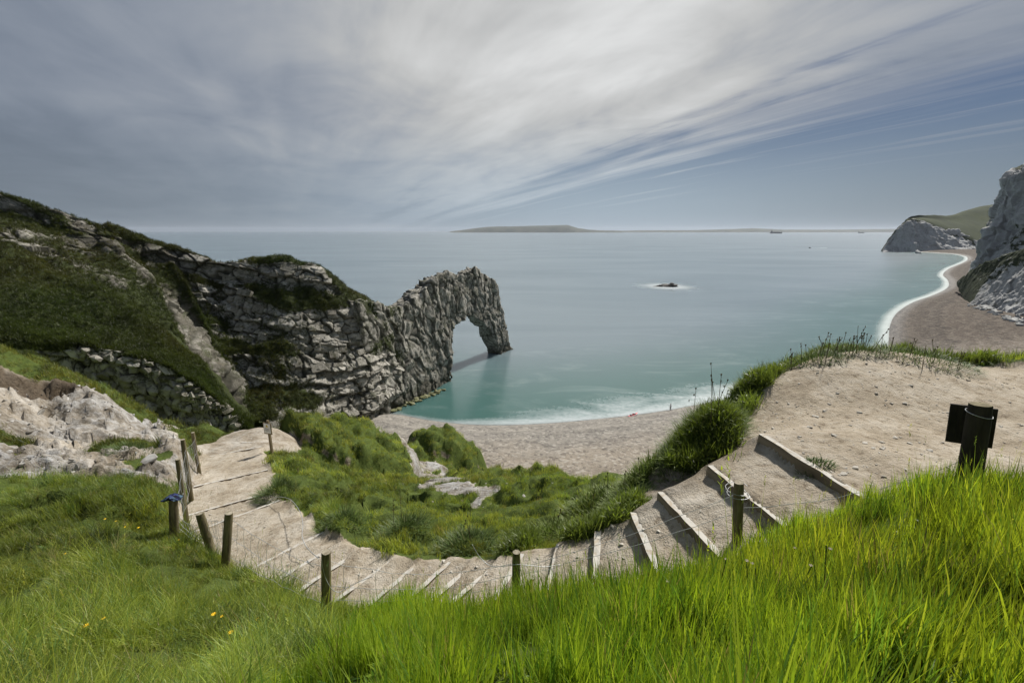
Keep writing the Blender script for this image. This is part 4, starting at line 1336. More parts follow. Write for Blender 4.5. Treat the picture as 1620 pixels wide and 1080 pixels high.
cc = [
    [(1640, 262, 430), (1622, 310, 425), (1606, 350, 420), (1590, 385, 415), (1575, 410, 405), (1562, 425, 400)],
    [(1606, 266, 345), (1582, 312, 342), (1564, 352, 338), (1548, 396, 332), (1533, 428, 326), (1526, 452, 322)],
    [(1636, 258, 320), (1612, 315, 314), (1592, 365, 308), (1572, 412, 300), (1556, 445, 290), (1544, 468, 272)],
    [(1700, 262, 285), (1672, 325, 276), (1646, 380, 266), (1622, 425, 255), (1604, 465, 240), (1595, 498, 208)],
    [(1810, 280, 240), (1780, 340, 230), (1750, 400, 220), (1720, 450, 205), (1695, 490, 190), (1680, 530, 172)],
    [(2050, 310, 180), (2020, 380, 172), (1990, 440, 165), (1960, 500, 155), (1930, 545, 145), (1900, 600, 130)],
]


def vegc(v_, u_):
    v = -0.10 + 0.9 * ss(v_, 1.25, 0.9) * 1.0
    v += 0.42 * np.exp(-((v_ - 3.2) / .9) ** 2) * ss(u_, 1.25, 2.0)
    return v + 0.25 * ss(u_, 1.5, 3.0)


cliff, CL = build_cliff('chalk_cliff', 'tall white chalk cliff rising behind the brown beach', 'cliff', cc, 260, 420, vegc, 500, 13.0, 6.5, [(120, 40, 25)])
sc_ = [
    [(1536, 472, 254), (1535, 475, 252), (1534, 478, 250), (1533, 480, 247)],
    [(1556, 428, 262), (1560, 445, 250), (1560, 466, 240), (1560, 487, 232)],
    [(1590, 412, 246), (1594, 440, 232), (1596, 470, 220), (1598, 502, 206)],
    [(1640, 394, 228), (1644, 430, 214), (1646, 475, 200), (1648, 518, 186)],
    [(1740, 385, 200), (1744, 430, 190), (1750, 490, 176), (1750, 550, 160)],
    [(1950, 400, 150), (1950, 460, 145), (1950, 530, 135), (1950, 610, 122)],
]


def vegs(v_, u_):
    return 0.75 * ss(v_, 3.4, 2.0) + 0.14


build_cliff('slumped_bank', 'dark overgrown landslip bank at the foot of the tall chalk cliff', 'bank', sc_, 170, 320, vegs, 540, 8.0, 1.8, [(30, 45, -12), (10, 16, -1)], tip=True)
fc = [
    [(1396, 396, 960), (1396, 397, 955), (1397, 398, 950), (1398, 399, 944)],
    [(1406, 380, 965), (1405, 386, 958), (1404, 392, 952), (1404, 399.5, 940)],
    [(1420, 361, 970), (1419, 374, 962), (1418, 387, 954), (1417, 400, 938)],
    [(1438, 347, 975), (1438, 364, 965), (1437, 382, 952), (1437, 400.5, 935)],
    [(1465, 350, 980), (1465, 362, 968), (1464, 382, 950), (1464, 400.5, 932)],
    [(1500, 361, 985), (1500, 370, 970), (1498, 384, 950), (1497, 401, 928)],
    [(1535, 372, 985), (1535, 378, 970), (1534, 384, 955), (1533, 402.5, 915)],
    [(1560, 385, 975), (1560, 389, 965), (1560, 393, 940), (1558, 404, 890)],
    [(1600, 392, 960), (1600, 395, 940), (1600, 400, 905), (1600, 408, 850)],
]


def vegf_(v_, u_):
    return 1.0 * ss(v_, 2.15, 1.85) - 0.22


fh, FHG = build_cliff('chalk_headland', 'distant white chalk headland with a green grassy top', 'headland', fc, 150, 300, vegf_, 580, 34.0, 9.0, [(90, 120, -55), (25, 35, -4)], cr=0.0)
# the green down behind it
dn = [[(1428, 356, 1000), (1428, 358, 992)], [(1440, 346, 1010), (1440, 348.5, 990)], [(1466, 342.5, 1060), (1466, 351.5, 990)], [(1500, 342, 1120), (1500, 362, 990)], [(1532, 332, 1180), (1535, 373.5, 985)], [(1567, 324, 1200), (1562, 387, 970)], [(1640, 316, 1200), (1620, 396, 940)], [(1760, 300, 1200), (1740, 402, 880)]]
rows = [[at(*c[k]) for c in dn] for k in (0, 1)]
ctrl = [[p + np.array((120, 150, -50)) for p in rows[0]], rows[0], [(a + b) / 2 + np.array((0, 0, 2.)) for a, b in zip(*rows)], rows[1], [p + np.array((0, -15, -30)) for p in rows[1]]]
A = loft(ctrl, 60, 120)
P_ = A.reshape(-1, 3) + np.array((0, 0, 1)) * (1.5 * fbm(A.reshape(-1, 3) / 40, 4, 600))[:, None]
M['down'] = simple('far_downland', [(0.3, (0.018, 0.027, 0.008)), (0.55, (0.034, 0.047, 0.013)), (0.75, (0.055, 0.066, 0.022))], 0.02, 0.95, 0.2, 2.0)
tag(obj('downland', mesh('downland', P_, grid_faces(60, 120), M['down'], True)), 'green downland behind the distant chalk headland', kind='structure')
# small sea cave and stack at its foot
p = at_z(1425, 399.2, 0)
vv, ff = hull(18, 1.0, 77, 1.0, .5)
o = obj('sea_stack', mesh('sea_stack', vv, ff, M['chalkrock']), None, tuple(at_z(1452, 401, 0)))
o.scale = (5.5, 6, 9.5)
tag(o, 'small pointed grey stack at the foot of the distant chalk headland', 'sea stack')

# fallen chalk at the foot of the bank
cb_ = [mesh('boulder', *hull(14, 0.5, 430 + k, 0.8, 0.45), M['chalkrock']) for k in range(6)]
for k in range(42):
    t = random.random()
    px = 1528 + 92 * t
    py = np.interp(px, (1520, 1545, 1575, 1600, 1620), (470, 482, 492, 504, 514)) + random.uniform(-4, 4)
    p = at_z(px, py, 5.0)
    p[2] = beach_z(p[0], p[1])
    o = obj('chalk_boulder', cb_[k % 6], None, (p[0], p[1], p[2] + .3))
    s_ = random.uniform(1.2, 3.6)
    o.scale = (s_ * 1.3, s_, s_ * .8)
    o.rotation_euler = (random.uniform(-.3, .3), 0, random.uniform(0, 6))
    tag(o, 'white chalk boulder fallen at the foot of the overgrown bank', 'boulder', 'fallen chalk boulders on the beach')

# ------------------------------------------------------------------ far coast, ships
def far_ridge(name, label, pts, Yd, depth, cat='island'):
    pts = np.array(pts, float)
    xs = np.linspace(pts[0, 0], pts[-1, 0], 160)
    ys = np.interp(xs, pts[:, 0], pts[:, 1])
    V, F = [], []
    for k, (x, y) in enumerate(zip(xs, ys)):
        p = at(x, y, Yd)
        hz = max(p[2] + 4 * float(vnoise(np.array([[k * .31, 0.5, 0.5]]), 3)[0]), 1.0)
        for (dy, fr) in ((-depth, -0.05), (-depth * .75, .55), (-depth * .4, .85), (0, 1), (depth, .9), (depth * 1.6, -.05)):
            V.append((p[0] * (1 + dy / Yd), Yd + dy, hz * fr))
    for i in range(159):
        for k in range(5):
            a = i * 6 + k
            F.append((a, a + 6, a + 7, a + 1))
    return tag(obj(name, mesh(name, np.array(V), F, M['farland'], True)), label, cat)


far_ridge('island', 'long wedge-shaped island on the horizon beyond the arch',
          [(712, 366), (735, 363.4), (752, 361), (770, 359), (790, 358.2), (815, 358), (845, 357.2), (875, 356.5), (897, 355.8), (905, 358), (915, 361), (930, 363.2), (945, 364.2), (985, 365)], 12000, 600)
far_ridge('far_coast', 'low blue coastline along the horizon towards the chalk headland',
          [(985, 365), (1010, 364.4), (1090, 364.2), (1130, 363.2), (1165, 362.2), (1190, 361.0), (1215, 362.2), (1240, 363.2), (1290, 363.4), (1340, 363), (1380, 362.6), (1440, 362), (1560, 361)], 14000, 700, 'coast')


def ship(px, py, Yd, L, label, k):
    p = at(px, py, Yd)
    t = thing('cargo_ship', label, 'ship', (p[0], Yd, 0), 'ships on the horizon')
    hb = L * .085
    V, F = [], []
    st = [(-.5, .8), (-.48, 1), (.3, 1), (.43, .6), (.5, .05)]
    for u, wd in st:
        for z, kx in ((-1, .8), (hb, 1)):
            for s_ in (-1, 1):
                V.append((u * L, s_ * wd * kx * L * .07, z + (hb * .25 if u > .4 and z > 0 else 0)))
    for i in range(4):
        a = i * 4
        F += [(a, a + 4, a + 6, a + 2), (a + 1, a + 3, a + 7, a + 5), (a + 2, a + 6, a + 7, a + 3), (a, a + 1, a + 5, a + 4)]
    F += [(0, 2, 3, 1), (16, 17, 19, 18)]
    obj('hull', mesh('hull', np.array(V), F, M['ship']), t)
    MB().box((-L * .38, 0, hb * 1.7), (L * .09, L * .11, hb * 1.5)).build('bridge', M['ship'], t)
    MB().box((L * .02, 0, hb * 1.18), (L * .55, L * .1, hb * .5)).build('deck_cargo', M['ship'], t)
    MB().tube([(-L * .41, 0, hb * 2.4), (-L * .41, 0, hb * 3.1)], L * .012, 8).build('funnel', M['ship'], t)


ship(1228, 366.5, 7500, 190, 'long dark cargo ship on the horizon below the highest part of the low coast', 0)
ship(1363, 366.2, 8500, 120, 'smaller dark cargo ship on the horizon nearest the chalk headland', 1)
p = at_z(1281, 392.5, 0)
t = thing('motor_boat', 'tiny motor boat drawing a white wake in the open bay', 'boat', tuple(p))
V, F = [], []
for u, wd in ((-3, .9), (0, 1.1), (2, .8), (3.2, .05)):
    V += [(u, -wd, .9 + (.3 if u > 1 else 0)), (u, wd, .9 + (.3 if u > 1 else 0)), (u, wd * .6, -.3), (u, -wd * .6, -.3)]
for i in range(3):
    for k in range(4):
        F.append((i * 4 + k, i * 4 + (k + 1) % 4, i * 4 + 4 + (k + 1) % 4, i * 4 + 4 + k))
F += [(3, 2, 1, 0), (12, 13, 14, 15)]
obj('hull', mesh('hull', np.array(V), F, M['ship']), t)
MB().box((-.3, 0, 1.5), (2.0, 1.5, 1.4)).build('cabin', M['ship'], t)
mb = MB()
wv = []
for i in range(24):
    u = i / 23
    wv += [(4 + 38 * u, -0.9 - 2.0 * u - .5 * math.sin(i * 2.3), .06), (4 + 38 * u, .9 + 2.0 * u + .5 * math.sin(i * 1.7), .06)]
mb.add(wv, [(2 * i, 2 * i + 2, 2 * i + 3, 2 * i + 1) for i in range(23)])
M['foam'] = simple('wake_foam', [(0.3, (0.35, 0.40, 0.42)), (0.6, (0.75, 0.78, 0.80))], 0.4, 0.7, 0.0)
mb.build('wake', M['foam'], t)

# ------------------------------------------------------------------ grass
def blade(mb, base, yaw, L, wd, lean, curl, seg=4, rnd=0.0, twist=0.0):
    pts = []
    th_ = lean
    p = Vector(base)
    for i in range(seg + 1):
        pts.append(p.copy())
        st = L / seg
        p = p + Vector((math.sin(th_) * math.cos(yaw), math.sin(th_) * math.sin(yaw), math.cos(th_))) * st
        th_ += curl / seg * (0.6 + 0.8 * i / seg)
    b = len(mb['V'])
    for i, q in enumerate(pts):
        u = i / seg
        wv_ = wd * (1 - u ** 2.2) * (0.75 + 0.5 * min(u * 4, 1) * 0.5)
        sd_ = Vector((-math.sin(yaw + twist * u), math.cos(yaw + twist * u), 0)) * wv_ / 2
        if i < seg:
            mb['V'] += [tuple(q - sd_), tuple(q + sd_)]
            mb['h'] += [u, u]; mb['r'] += [rnd, rnd]
        else:
            mb['V'].append(tuple(q)); mb['h'].append(1.0); mb['r'].append(rnd)
    for i in range(seg - 1):
        a = b + 2 * i
        mb['F'].append((a, a + 1, a + 3, a + 2))
    mb['F'].append((b + 2 * seg - 2, b + 2 * seg - 1, b + 2 * seg))


def clump(name, n, rad, L, wd, lean, curl, seed, seg=4, bias=0.0, heads=0):
    r_ = random.Random(seed)
    mb = {'V': [], 'F': [], 'h': [], 'r': []}
    for i in range(n):
        a = r_.uniform(0, 6.283)
        d_ = rad * math.sqrt(r_.random())
        yaw = r_.uniform(0, 6.283) if r_.random() > bias else r_.gauss(0, .5)
        blade(mb, (d_ * math.cos(a), d_ * math.sin(a), -0.02), yaw, r_.uniform(*L), r_.uniform(*wd), r_.uniform(*lean), r_.uniform(*curl), seg, r_.random(), r_.uniform(-.6, .6))
    for i in range(heads):
        yaw = r_.uniform(0, 6.283)
        ln = r_.uniform(L[1] * .95, L[1] * 1.5)
        a = r_.uniform(0, 6.283)
        bx, by = rad * .4 * math.cos(a), rad * .4 * math.sin(a)
        blade(mb, (bx, by, 0), yaw, ln, 0.0032, .08, .25, 4, .93)
        q = mb['V'][-1]
        for k in range(9):
            blade(mb, (q[0], q[1], q[2] - .05 * k / 9), r_.uniform(0, 6.28), .011, .0035, r_.uniform(.2, .7), .3, 2, .95)
    me = mesh(name, np.array(mb['V']), mb['F'], M['grass'], False, {'h': mb['h'], 'rnd': mb['r']})
    return bpy.data.objects.new(name, me)


def scatter(name, protos, pts, rots, scl, idx, tint, label, cat='grass', parent=None):
    me = bpy.data.meshes.new(name)
    me.vertices.add(len(pts))
    me.vertices.foreach_set('co', np.asarray(pts, np.float32).ravel())
    for k, typ, dt_, fld_ in (('rot', 'FLOAT_VECTOR', rots, 'vector'), ('scl', 'FLOAT', scl, 'value'), ('tint', 'FLOAT_VECTOR', tint, 'vector')):
        a = me.attributes.new(k, typ, 'POINT')
        a.data.foreach_set(fld_, np.asarray(dt_, np.float32).ravel())
    a = me.attributes.new('idx', 'INT', 'POINT')
    a.data.foreach_set('value', np.asarray(idx, np.int32))
    o = obj(name, me, parent)
    co = bpy.data.collections.new(name + '_blades')
    for p_ in protos:
        co.objects.link(p_)
    ng = bpy.data.node_groups.new(name + '_scatter', 'GeometryNodeTree')
    ng.interface.new_socket('Geometry', in_out='INPUT', socket_type='NodeSocketGeometry')
    ng.interface.new_socket('Geometry', in_out='OUTPUT', socket_type='NodeSocketGeometry')
    N = ng.nodes
    gi, go = N.new('NodeGroupInput'), N.new('NodeGroupOutput')
    ip = N.new('GeometryNodeInstanceOnPoints')
    ci = N.new('GeometryNodeCollectionInfo')
    ci.inputs['Collection'].default_value = co
    ci.inputs['Separate Children'].default_value = True
    ci.inputs['Reset Children'].default_value = True
    ip.inputs['Pick Instance'].default_value = True

    def na_(nm, typ):
        q = N.new('GeometryNodeInputNamedAttribute')
        q.data_type = typ
        q.inputs['Name'].default_value = nm
        return [s_ for s_ in q.outputs if s_.enabled][0]
    Lk = ng.links.new
    Lk(gi.outputs[0], ip.inputs['Points'])
    Lk(ci.outputs[0], ip.inputs['Instance'])
    Lk(na_('idx', 'INT'), ip.inputs['Instance Index'])
    Lk(na_('rot', 'FLOAT_VECTOR'), ip.inputs['Rotation'])
    Lk(na_('scl', 'FLOAT'), ip.inputs['Scale'])
    Lk(ip.outputs[0], go.inputs[0])
    md_ = o.modifiers.new('scatter', 'NODES')
    md_.node_group = ng
    return tag(o, label, cat if parent is None else None, kind='stuff')


def sample_ground(n, a0, a1, y0, y1, off=1.2):
    a = rng.uniform(a0, a1, n)
    y = np.exp(rng.uniform(math.log(y0 + off), math.log(y1 + off), n)) - off
    x = a * (y + 1.0)
    return x, y


def tints(x, y, base, var, seed):
    q = np.stack([x, y, 0 * x], 1)
    k = 1 + var * fbm(q * 0.9, 3, seed) + var * .7 * fbm(q * .25, 2, seed + 1)
    yl = 1 + 0.14 * fbm(q * 0.5, 3, seed + 2)
    return np.stack([base[0] * k * yl, base[1] * k, base[2] * k], 1).clip(0.004, 0.9)


LEAF = None


def field_of_grass(name, label, n, a0, a1, y0, y1, keepf, protos, base, var, smin, smax, lean, seed, probs=None, cooler=.28):
    x, y = sample_ground(n, a0, a1, y0, y1)
    b = tval(BARE, x, y)
    gap = fbm(np.stack([x, y, 0 * x], 1) * 3.0, 2, seed + 13)
    k = keepf(x, y) & (b < 0.45 + 0.15 * rng.standard_normal(n)) & (rng.random(n) < .35 + 2.2 * (gap + .30))
    x, y = x[k], y[k]
    z = tz(x, y)
    q = np.stack([x, y, 0 * x], 1)
    m = len(x)
    wind = fbm(q * 0.7, 2, seed + 9)
    rot = np.stack([lean * (0.6 * wind + .35 * rng.standard_normal(m)), lean * (.5 + .8 * wind + .35 * rng.standard_normal(m)), rng.uniform(0, 6.283, m)], 1)
    s_ = rng.uniform(smin, smax, m) * (1 + 0.95 * fbm(q * 1.7, 2, seed + 4)).clip(.35, 1.8)
    idx = rng.choice(len(protos), m, p=probs)
    tn = tints(x, y, base, var, seed)
    u = rng.random(m)
    cool = (u < cooler)[:, None]
    tn = np.where(cool, tn * np.array((.55, .72, 1.15)), tn)
    straw = (u > .968)[:, None]
    tn = np.where(straw, np.array((.30, .26, .12)) * rng.uniform(.6, 1.2, (m, 1)), tn)
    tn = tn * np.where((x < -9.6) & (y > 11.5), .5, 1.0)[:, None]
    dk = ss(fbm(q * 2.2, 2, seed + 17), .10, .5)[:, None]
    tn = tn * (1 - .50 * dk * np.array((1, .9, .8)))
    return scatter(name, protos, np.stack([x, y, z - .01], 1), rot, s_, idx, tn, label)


def is_fg(x, y):      # the bank right below the camera, on its sunny side
    return (x > -1.55 + 0.25 * np.sin(y * 3) - 0.35 * (y - 3.2))


no_lip = lambda x, y: tval(LIPG, x, y) < .3
tall = [clump('grass_clump', 16, .07, (.20, .40), (.005, .009), (.0, .28), (.05, .7), 700 + k, 4) for k in range(6)] + [clump('grass_clump', 12, .06, (.2, .42), (.005, .008), (0, .3), (.1, .9), 720, 4, heads=1)]
def leafy(name, n, rad, ht, L, wd, seed):
    r_ = random.Random(seed)
    mb = {'V': [], 'F': [], 'h': [], 'r': []}
    for i in range(n):
        a = r_.uniform(0, 6.283)
        d_ = rad * math.sqrt(r_.random())
        zz_ = ht * r_.random() * (1 - (d_ / rad) ** 2 * .6)
        blade(mb, (d_ * math.cos(a), d_ * math.sin(a), zz_), a + r_.gauss(0, 1), r_.uniform(*L), r_.uniform(*wd), r_.uniform(.3, 1.3), r_.uniform(.1, 1.2), 3, r_.random() * .8, r_.uniform(-.5, .5))
    me = mesh(name, np.array(mb['V']), mb['F'], M['grass'], False, {'h': mb['h'], 'rnd': mb['r']})
    return bpy.data.objects.new(name, me)


tall += [leafy('leafy_weed', 16, .07, .06, (.05, .10), (.012, .020), 728), clump('grass_clump', 5, .05, (.35, .55), (.0025, .0035), (.0, .25), (.1, .5), 729, 4, heads=2), clump('grass_clump', 26, .09, (.10, .22), (.004, .007), (.1, .7), (.3, 1.4), 730, 4)]
bent = [clump('grass_clump', 16, .08, (.20, .42), (.004, .007), (.1, .6), (.7, 2.0), 740 + k, 5, bias=.6) for k in range(5)] + [clump('grass_clump', 18, .08, (.12, .28), (.004, .008), (0, .5), (.2, .9), 750 + k, 4) for k in range(3)] + [leafy('leafy_weed', 18, .08, .08, (.05, .11), (.012, .022), 758), clump('grass_clump', 5, .05, (.35, .5), (.0025, .0035), (.1, .5), (.2, .8), 759, 4, heads=2)]
turf = [clump('grass_clump', 22, .16, (.12, .30), (.008, .014), (0, .55), (.2, 1.1), 770 + k, 3) for k in range(6)]

field_of_grass('foreground_grass', 'tall bright green grass on the bank below the camera', 34000, -1.0, 1.9, 0.55, 4.9, is_fg, tall, (0.262, 0.345, 0.034), .38, .40, .88, .16, 800, [.131] * 6 + [0, .02, 0, .194])
field_of_grass('slope_grass', 'wind-bent grass with pale stalks on the slope above the fence', 52000, -2.0, -0.1, 0.8, 11.5, lambda x, y: ~is_fg(x, y) & (y < 11) & (x < -1.2), bent, (0.238, 0.285, 0.048), .62, .38, .85, .38, 830)
field_of_grass('meadow_grass', 'rough green grass below the footpath', 52000, -1.35, 1.6, 5.2, 34, lambda x, y: no_lip(x, y) & (((x > -9.5) & (y > 5.3)) | (y > 11)) & ~((x < -9.0) & (y < 10.5)), turf, (0.290, 0.340, 0.070), .45, .28, .66, .20, 860, cooler=.15)


rough = [clump('grass_clump', 20, .22, (.14, .36), (.012, .022), (0, .6), (.2, 1.2), 790 + k, 3) for k in range(5)]
field_of_grass('hummock_grass', 'shaggy turf on the hummocks above the beach', 42000, -1.25, 0.45, 12.5, 34, lambda x, y: no_lip(x, y) & (y > 12.5), rough, (0.300, 0.340, 0.085), .55, .32, .75, .25, 880, cooler=.15)

# turf on the ridge and spur
def ridge_turf(name, label, src, n, thr, base, s0, s1, seed, parent):
    Lp, Ln, Lv, v_, u_ = src
    nr, nc = Lv.shape
    i, j = rng.integers(0, nr, n), rng.integers(0, nc, n)
    k = (Lv[i, j] + .15 * rng.standard_normal(n) > thr) & (v_[i, j] > 1.4)
    i, j = i[k], j[k]
    p = Lp[i, j] + rng.normal(0, .08, (len(i), 3))
    m = len(i)
    rot = np.stack([rng.normal(0, .3, m) + .25, rng.normal(0, .3, m), rng.uniform(0, 6.28, m)], 1)
    q = p / 6
    k_ = 1 + .55 * fbm(q, 3, seed) + .5 * fbm(q * 5, 2, seed + 5)
    t_ = np.stack([base[0] * k_ * (1 + .3 * fbm(q * .5, 2, seed + 1)), base[1] * k_, base[2] * k_], 1).clip(.004, .5)
    protos = [clump('turf_clump', 16, .30, (.22, .55), (.03, .06), (0, .8), (.3, 1.2), seed + 20 + a, 2) for a in range(4)]
    return scatter(name, protos, p, rot, rng.uniform(s0, s1, m), rng.integers(0, 4, m), t_, label, parent=parent)


ridge_turf('turf', 'dark rough turf on the ridge', HEAD, 52000, .42, (0.044, 0.052, 0.016), .6, 1.5, 900, head)
ridge_turf('spur_turf', 'dark green turf on the spur', SPUR, 46000, .42, (0.050, 0.062, 0.018), .4, 1.05, 930, head)


RIM = catmull(np.array([(.2, 5.75), (1.0, 5.62), (1.6, 5.7), (2.2, 6.0), (2.7, 6.2), (3.0, 6.5), (3.3, 6.95), (3.75, 7.45), (4.3, 8.0), (5.0, 8.55), (6.0, 9.1), (7.2, 9.45), (8.5, 9.55), (10.4, 8.9), (12.2, 9.2), (14.2, 10.2), (17, 9.5)]), 400)
n_ = 15000
k = rng.integers(0, 400, n_)
wdt = np.interp(RIM[k, 0], (0, 1.5, 3, 4, 6, 9, 17), (.38, .36, .42, .36, .30, .34, .40))
x = RIM[k, 0] + rng.normal(0, 1, n_) * wdt * .55
y = RIM[k, 1] + rng.normal(0, 1, n_) * wdt * .55 + .08
patch = fbm(np.stack([x, y, 0 * x], 1) * 1.5, 3, 951)
kp = (patch > -.10) & (tval(PATHW, x, y) < .75)
x, y, patch = x[kp], y[kp], patch[kp]
m = len(x)
rise_ = np.clip(patch + .25, 0, .7) * np.interp(x, (0, 3, 5, 9), (.25, .42, .25, .18))
scrub = [leafy('leafy_scrub', 34, .13, .16, (.05, .13), (.010, .020), 960 + a) for a in range(4)] + [clump('grass_clump', 18, .10, (.14, .34), (.006, .011), (0, .6), (.3, 1.3), 970 + a, 4) for a in range(4)]
kk = 1 + .5 * fbm(np.stack([x, y, 0 * x], 1) * 3, 2, 953)
tn = np.stack([.140 * kk, .190 * kk, .044 * kk], 1)
scatter('rim_scrub', scrub, np.stack([x, y, tz(x, y) - .02 + rise_ * rng.random(m)], 1), np.stack([rng.normal(0, .3, m), rng.normal(0, .3, m), rng.uniform(0, 6.28, m)], 1),
        rng.uniform(.7, 1.25, m), rng.choice(8, m, p=[.16] * 4 + [.09] * 4), tn, 'leafy green scrub and grass along the rim above the beach')


# dark tussocks overhanging the path: each a plant of its own
def tussock(px, py, rad, ht, n, label, dark, seed, weeds=0, Yd=None):
    p = at(px, py, Yd) if Yd else ground_at(px, py)
    z0 = float(tz(p[0], p[1])[0])
    r_ = random.Random(seed)
    mb = {'V': [], 'F': [], 'h': [], 'r': []}
    for i in range(int(n * 1.8)):
        a = r_.uniform(0, 6.283)
        d_ = rad * math.sqrt(r_.random())
        x, y = p[0] + d_ * math.cos(a) * 1.25, p[1] + d_ * math.sin(a)
        z = float(z0)
        mb_z = (x, y)
        yaw = a + r_.gauss(0, .8)
        hk = 1 - 0.5 * (d_ / rad) ** 2
        blade(mb, (x, y, 0), yaw, ht * r_.uniform(.3, .75), r_.uniform(.007, .016), r_.uniform(.0, .5) + .75 * d_ / rad, r_.uniform(.4, 1.5), 4, r_.random(), r_.uniform(-.5, .5))
        mb.setdefault('o', []).append((len(mb['V']), x, y, hk))
    V = np.array(mb['V'])
    st = 0
    for end, x, y, hk in mb['o']:
        V[st:end, 2] += tz(x, y)[0] - .03 + (hk - .5) * ht * .7
        st = end
    me = mesh('grass_tussock', V, mb['F'], None, False, {'h': mb['h'], 'rnd': mb['r']})
    m2, g = new_mat('tussock_blades')
    h_ = g.attr('h').outputs['Fac']
    rn = g.attr('rnd').outputs['Fac']
    c = g.mix(rn, tuple(.7 * x for x in dark), tuple(1.45 * x for x in dark))
    c = g.mix(g.sstep(rn, .9, .96), c, (.22, .21, .10))
    c = g.mix(g.m('MULTIPLY', h_, .5), c, tuple(a_ * b_ for a_, b_ in zip(dark, (2.0, 1.7, 1.0))))
    b = g.n('ShaderNodeBsdfPrincipled', {'Base Color': c, 'Roughness': .5, 'Specular IOR Level': .3})
    tr = g.n('ShaderNodeBsdfTranslucent', {'Color': c})
    g.n('ShaderNodeOutputMaterial', {'Surface': g.n('ShaderNodeMixShader', {0: .3, 1: b.outputs[0], 2: tr.outputs[0]}).outputs[0]})
    me.materials.append(m2)
    t = obj('grass_tussock', me)
    tag(t, label, 'tussock', 'tussocks edging the footpath')
    for k in range(weeds):
        a = r_.uniform(0, 6.283)
        d_ = rad * r_.uniform(.1, 1)
        x, y = p[0] + 1.25 * d_ * math.cos(a), p[1] + d_ * math.sin(a)
        z = float(tz(x, y)[0])
        L = ht * r_.uniform(1.1, 1.7)
        lx, ly = r_.gauss(0, .12), r_.gauss(0, .12)
        q = MB().tube([(x, y, z), (x + lx * L * .4, y + ly * L * .4, z + L * .5), (x + lx * L, y + ly * L, z + L)], [.006, .005, .003], 4)
        for hd in range(r_.randint(1, 3)):
            u = 1 - hd * .12
            vv, ff = peb[r_.randrange(8)]
            q.add(vv * np.array((.012, .012, .05)) + np.array((x + lx * L * u + r_.gauss(0, .02) * hd, y + ly * L * u, z + L * u)), ff)
        q.build('seed_stalk', M['weed'], t)


M['weed'] = simple('dead_weed', [(0.3, (0.06, 0.05, 0.03)), (0.7, (0.14, 0.12, 0.06))], 20, 0.9, 0.0)
DK = (0.075, 0.118, 0.034)
GR = (0.105, 0.155, 0.032)
for a in (
    (440, 785, .42, .50, 420, 'bluish-green tussock beside the sandy path below the warning sign', DK, 1, 0),
    (540, 836, .36, .42, 420, 'dark tussock overhanging the path above the leftmost stair treads', DK, 2, 0),
    (640, 850, .38, .52, 480, 'largest dark spiky tussock above the middle of the stairs', DK, 3, 2),
    (735, 868, .40, .42, 420, 'leafy tussock hanging over the stairs just left of the half-hidden post', DK, 4, 2),
    (870, 845, .36, .36, 420, 'leafy tussock above the stairs to the right of the half-hidden post', GR, 5, 2),
    (985, 805, .34, .32, 520, 'leafy tussock on the crumbling edge above the pale step boards', DK, 6, 0),
    (1030, 750, .42, .40, 520, 'bright green tussock on the rim between the steps and the beach', GR, 7, 0),
    (1075, 752, .22, .24, 260, 'low tussock at the upper end of the second step board', DK, 8, 0),
    (1112, 700, .42, .62, 900, 'biggest dark grass clump on the rim beside the bare platform', DK, 9, 6),
    (1150, 640, .42, .50, 600, 'shaggy grass clump leaning over the beach behind the biggest clump', GR, 10, 10),
    (1212, 590, .55, .42, 620, 'weedy grass clump with tall seed heads on the rim of the platform', GR, 11, 26),
    (1285, 572, .45, .26, 420, 'low grass fringe with seed heads along the rim of the platform', DK, 12, 10),
    (1350, 558, .50, .30, 420, 'grass fringe with seed heads at the far corner of the platform', DK, 13, 16),
    (1455, 566, .80, .26, 600, 'dark grass fringe below the brown beach on the far rim', DK, 14, 10),
    (1560, 570, .80, .28, 600, 'dark grass fringe on the far rim behind the signpost', DK, 15, 6),
    (1092, 722, .30, .40, 700, 'low dark clump at the downhill foot of the biggest rim clump', DK, 19, 0),
    (1140, 672, .34, .46, 800, 'dark clump joined to the uphill side of the biggest rim clump', DK, 20, 3),
    (1178, 622, .36, .42, 700, 'grass clump on the rim where the bare platform begins', GR, 21, 8),
    (1240, 580, .42, .34, 600, 'green clump on the rim just before the low fringe', GR, 22, 12),
    (940, 800, .42, .36, 600, 'ragged clump on the crumbling bank above the stairs', GR, 23, 2),
    (1000, 775, .36, .34, 600, 'pale-tipped clump on the bank between steps and beach', GR, 24, 2),
    (1290, 735, .16, .14, 160, 'thin weeds under the topmost step board', DK, 16, 0),
    (905, 760, .55, .42, 420, 'tuft of light grass on the brow above the beach', GR, 17, 4),
    (205, 722, .55, .34, 320, 'dark grassy hump in the middle of the chalk slip', DK, 18, 0),
):
    tussock(*a)

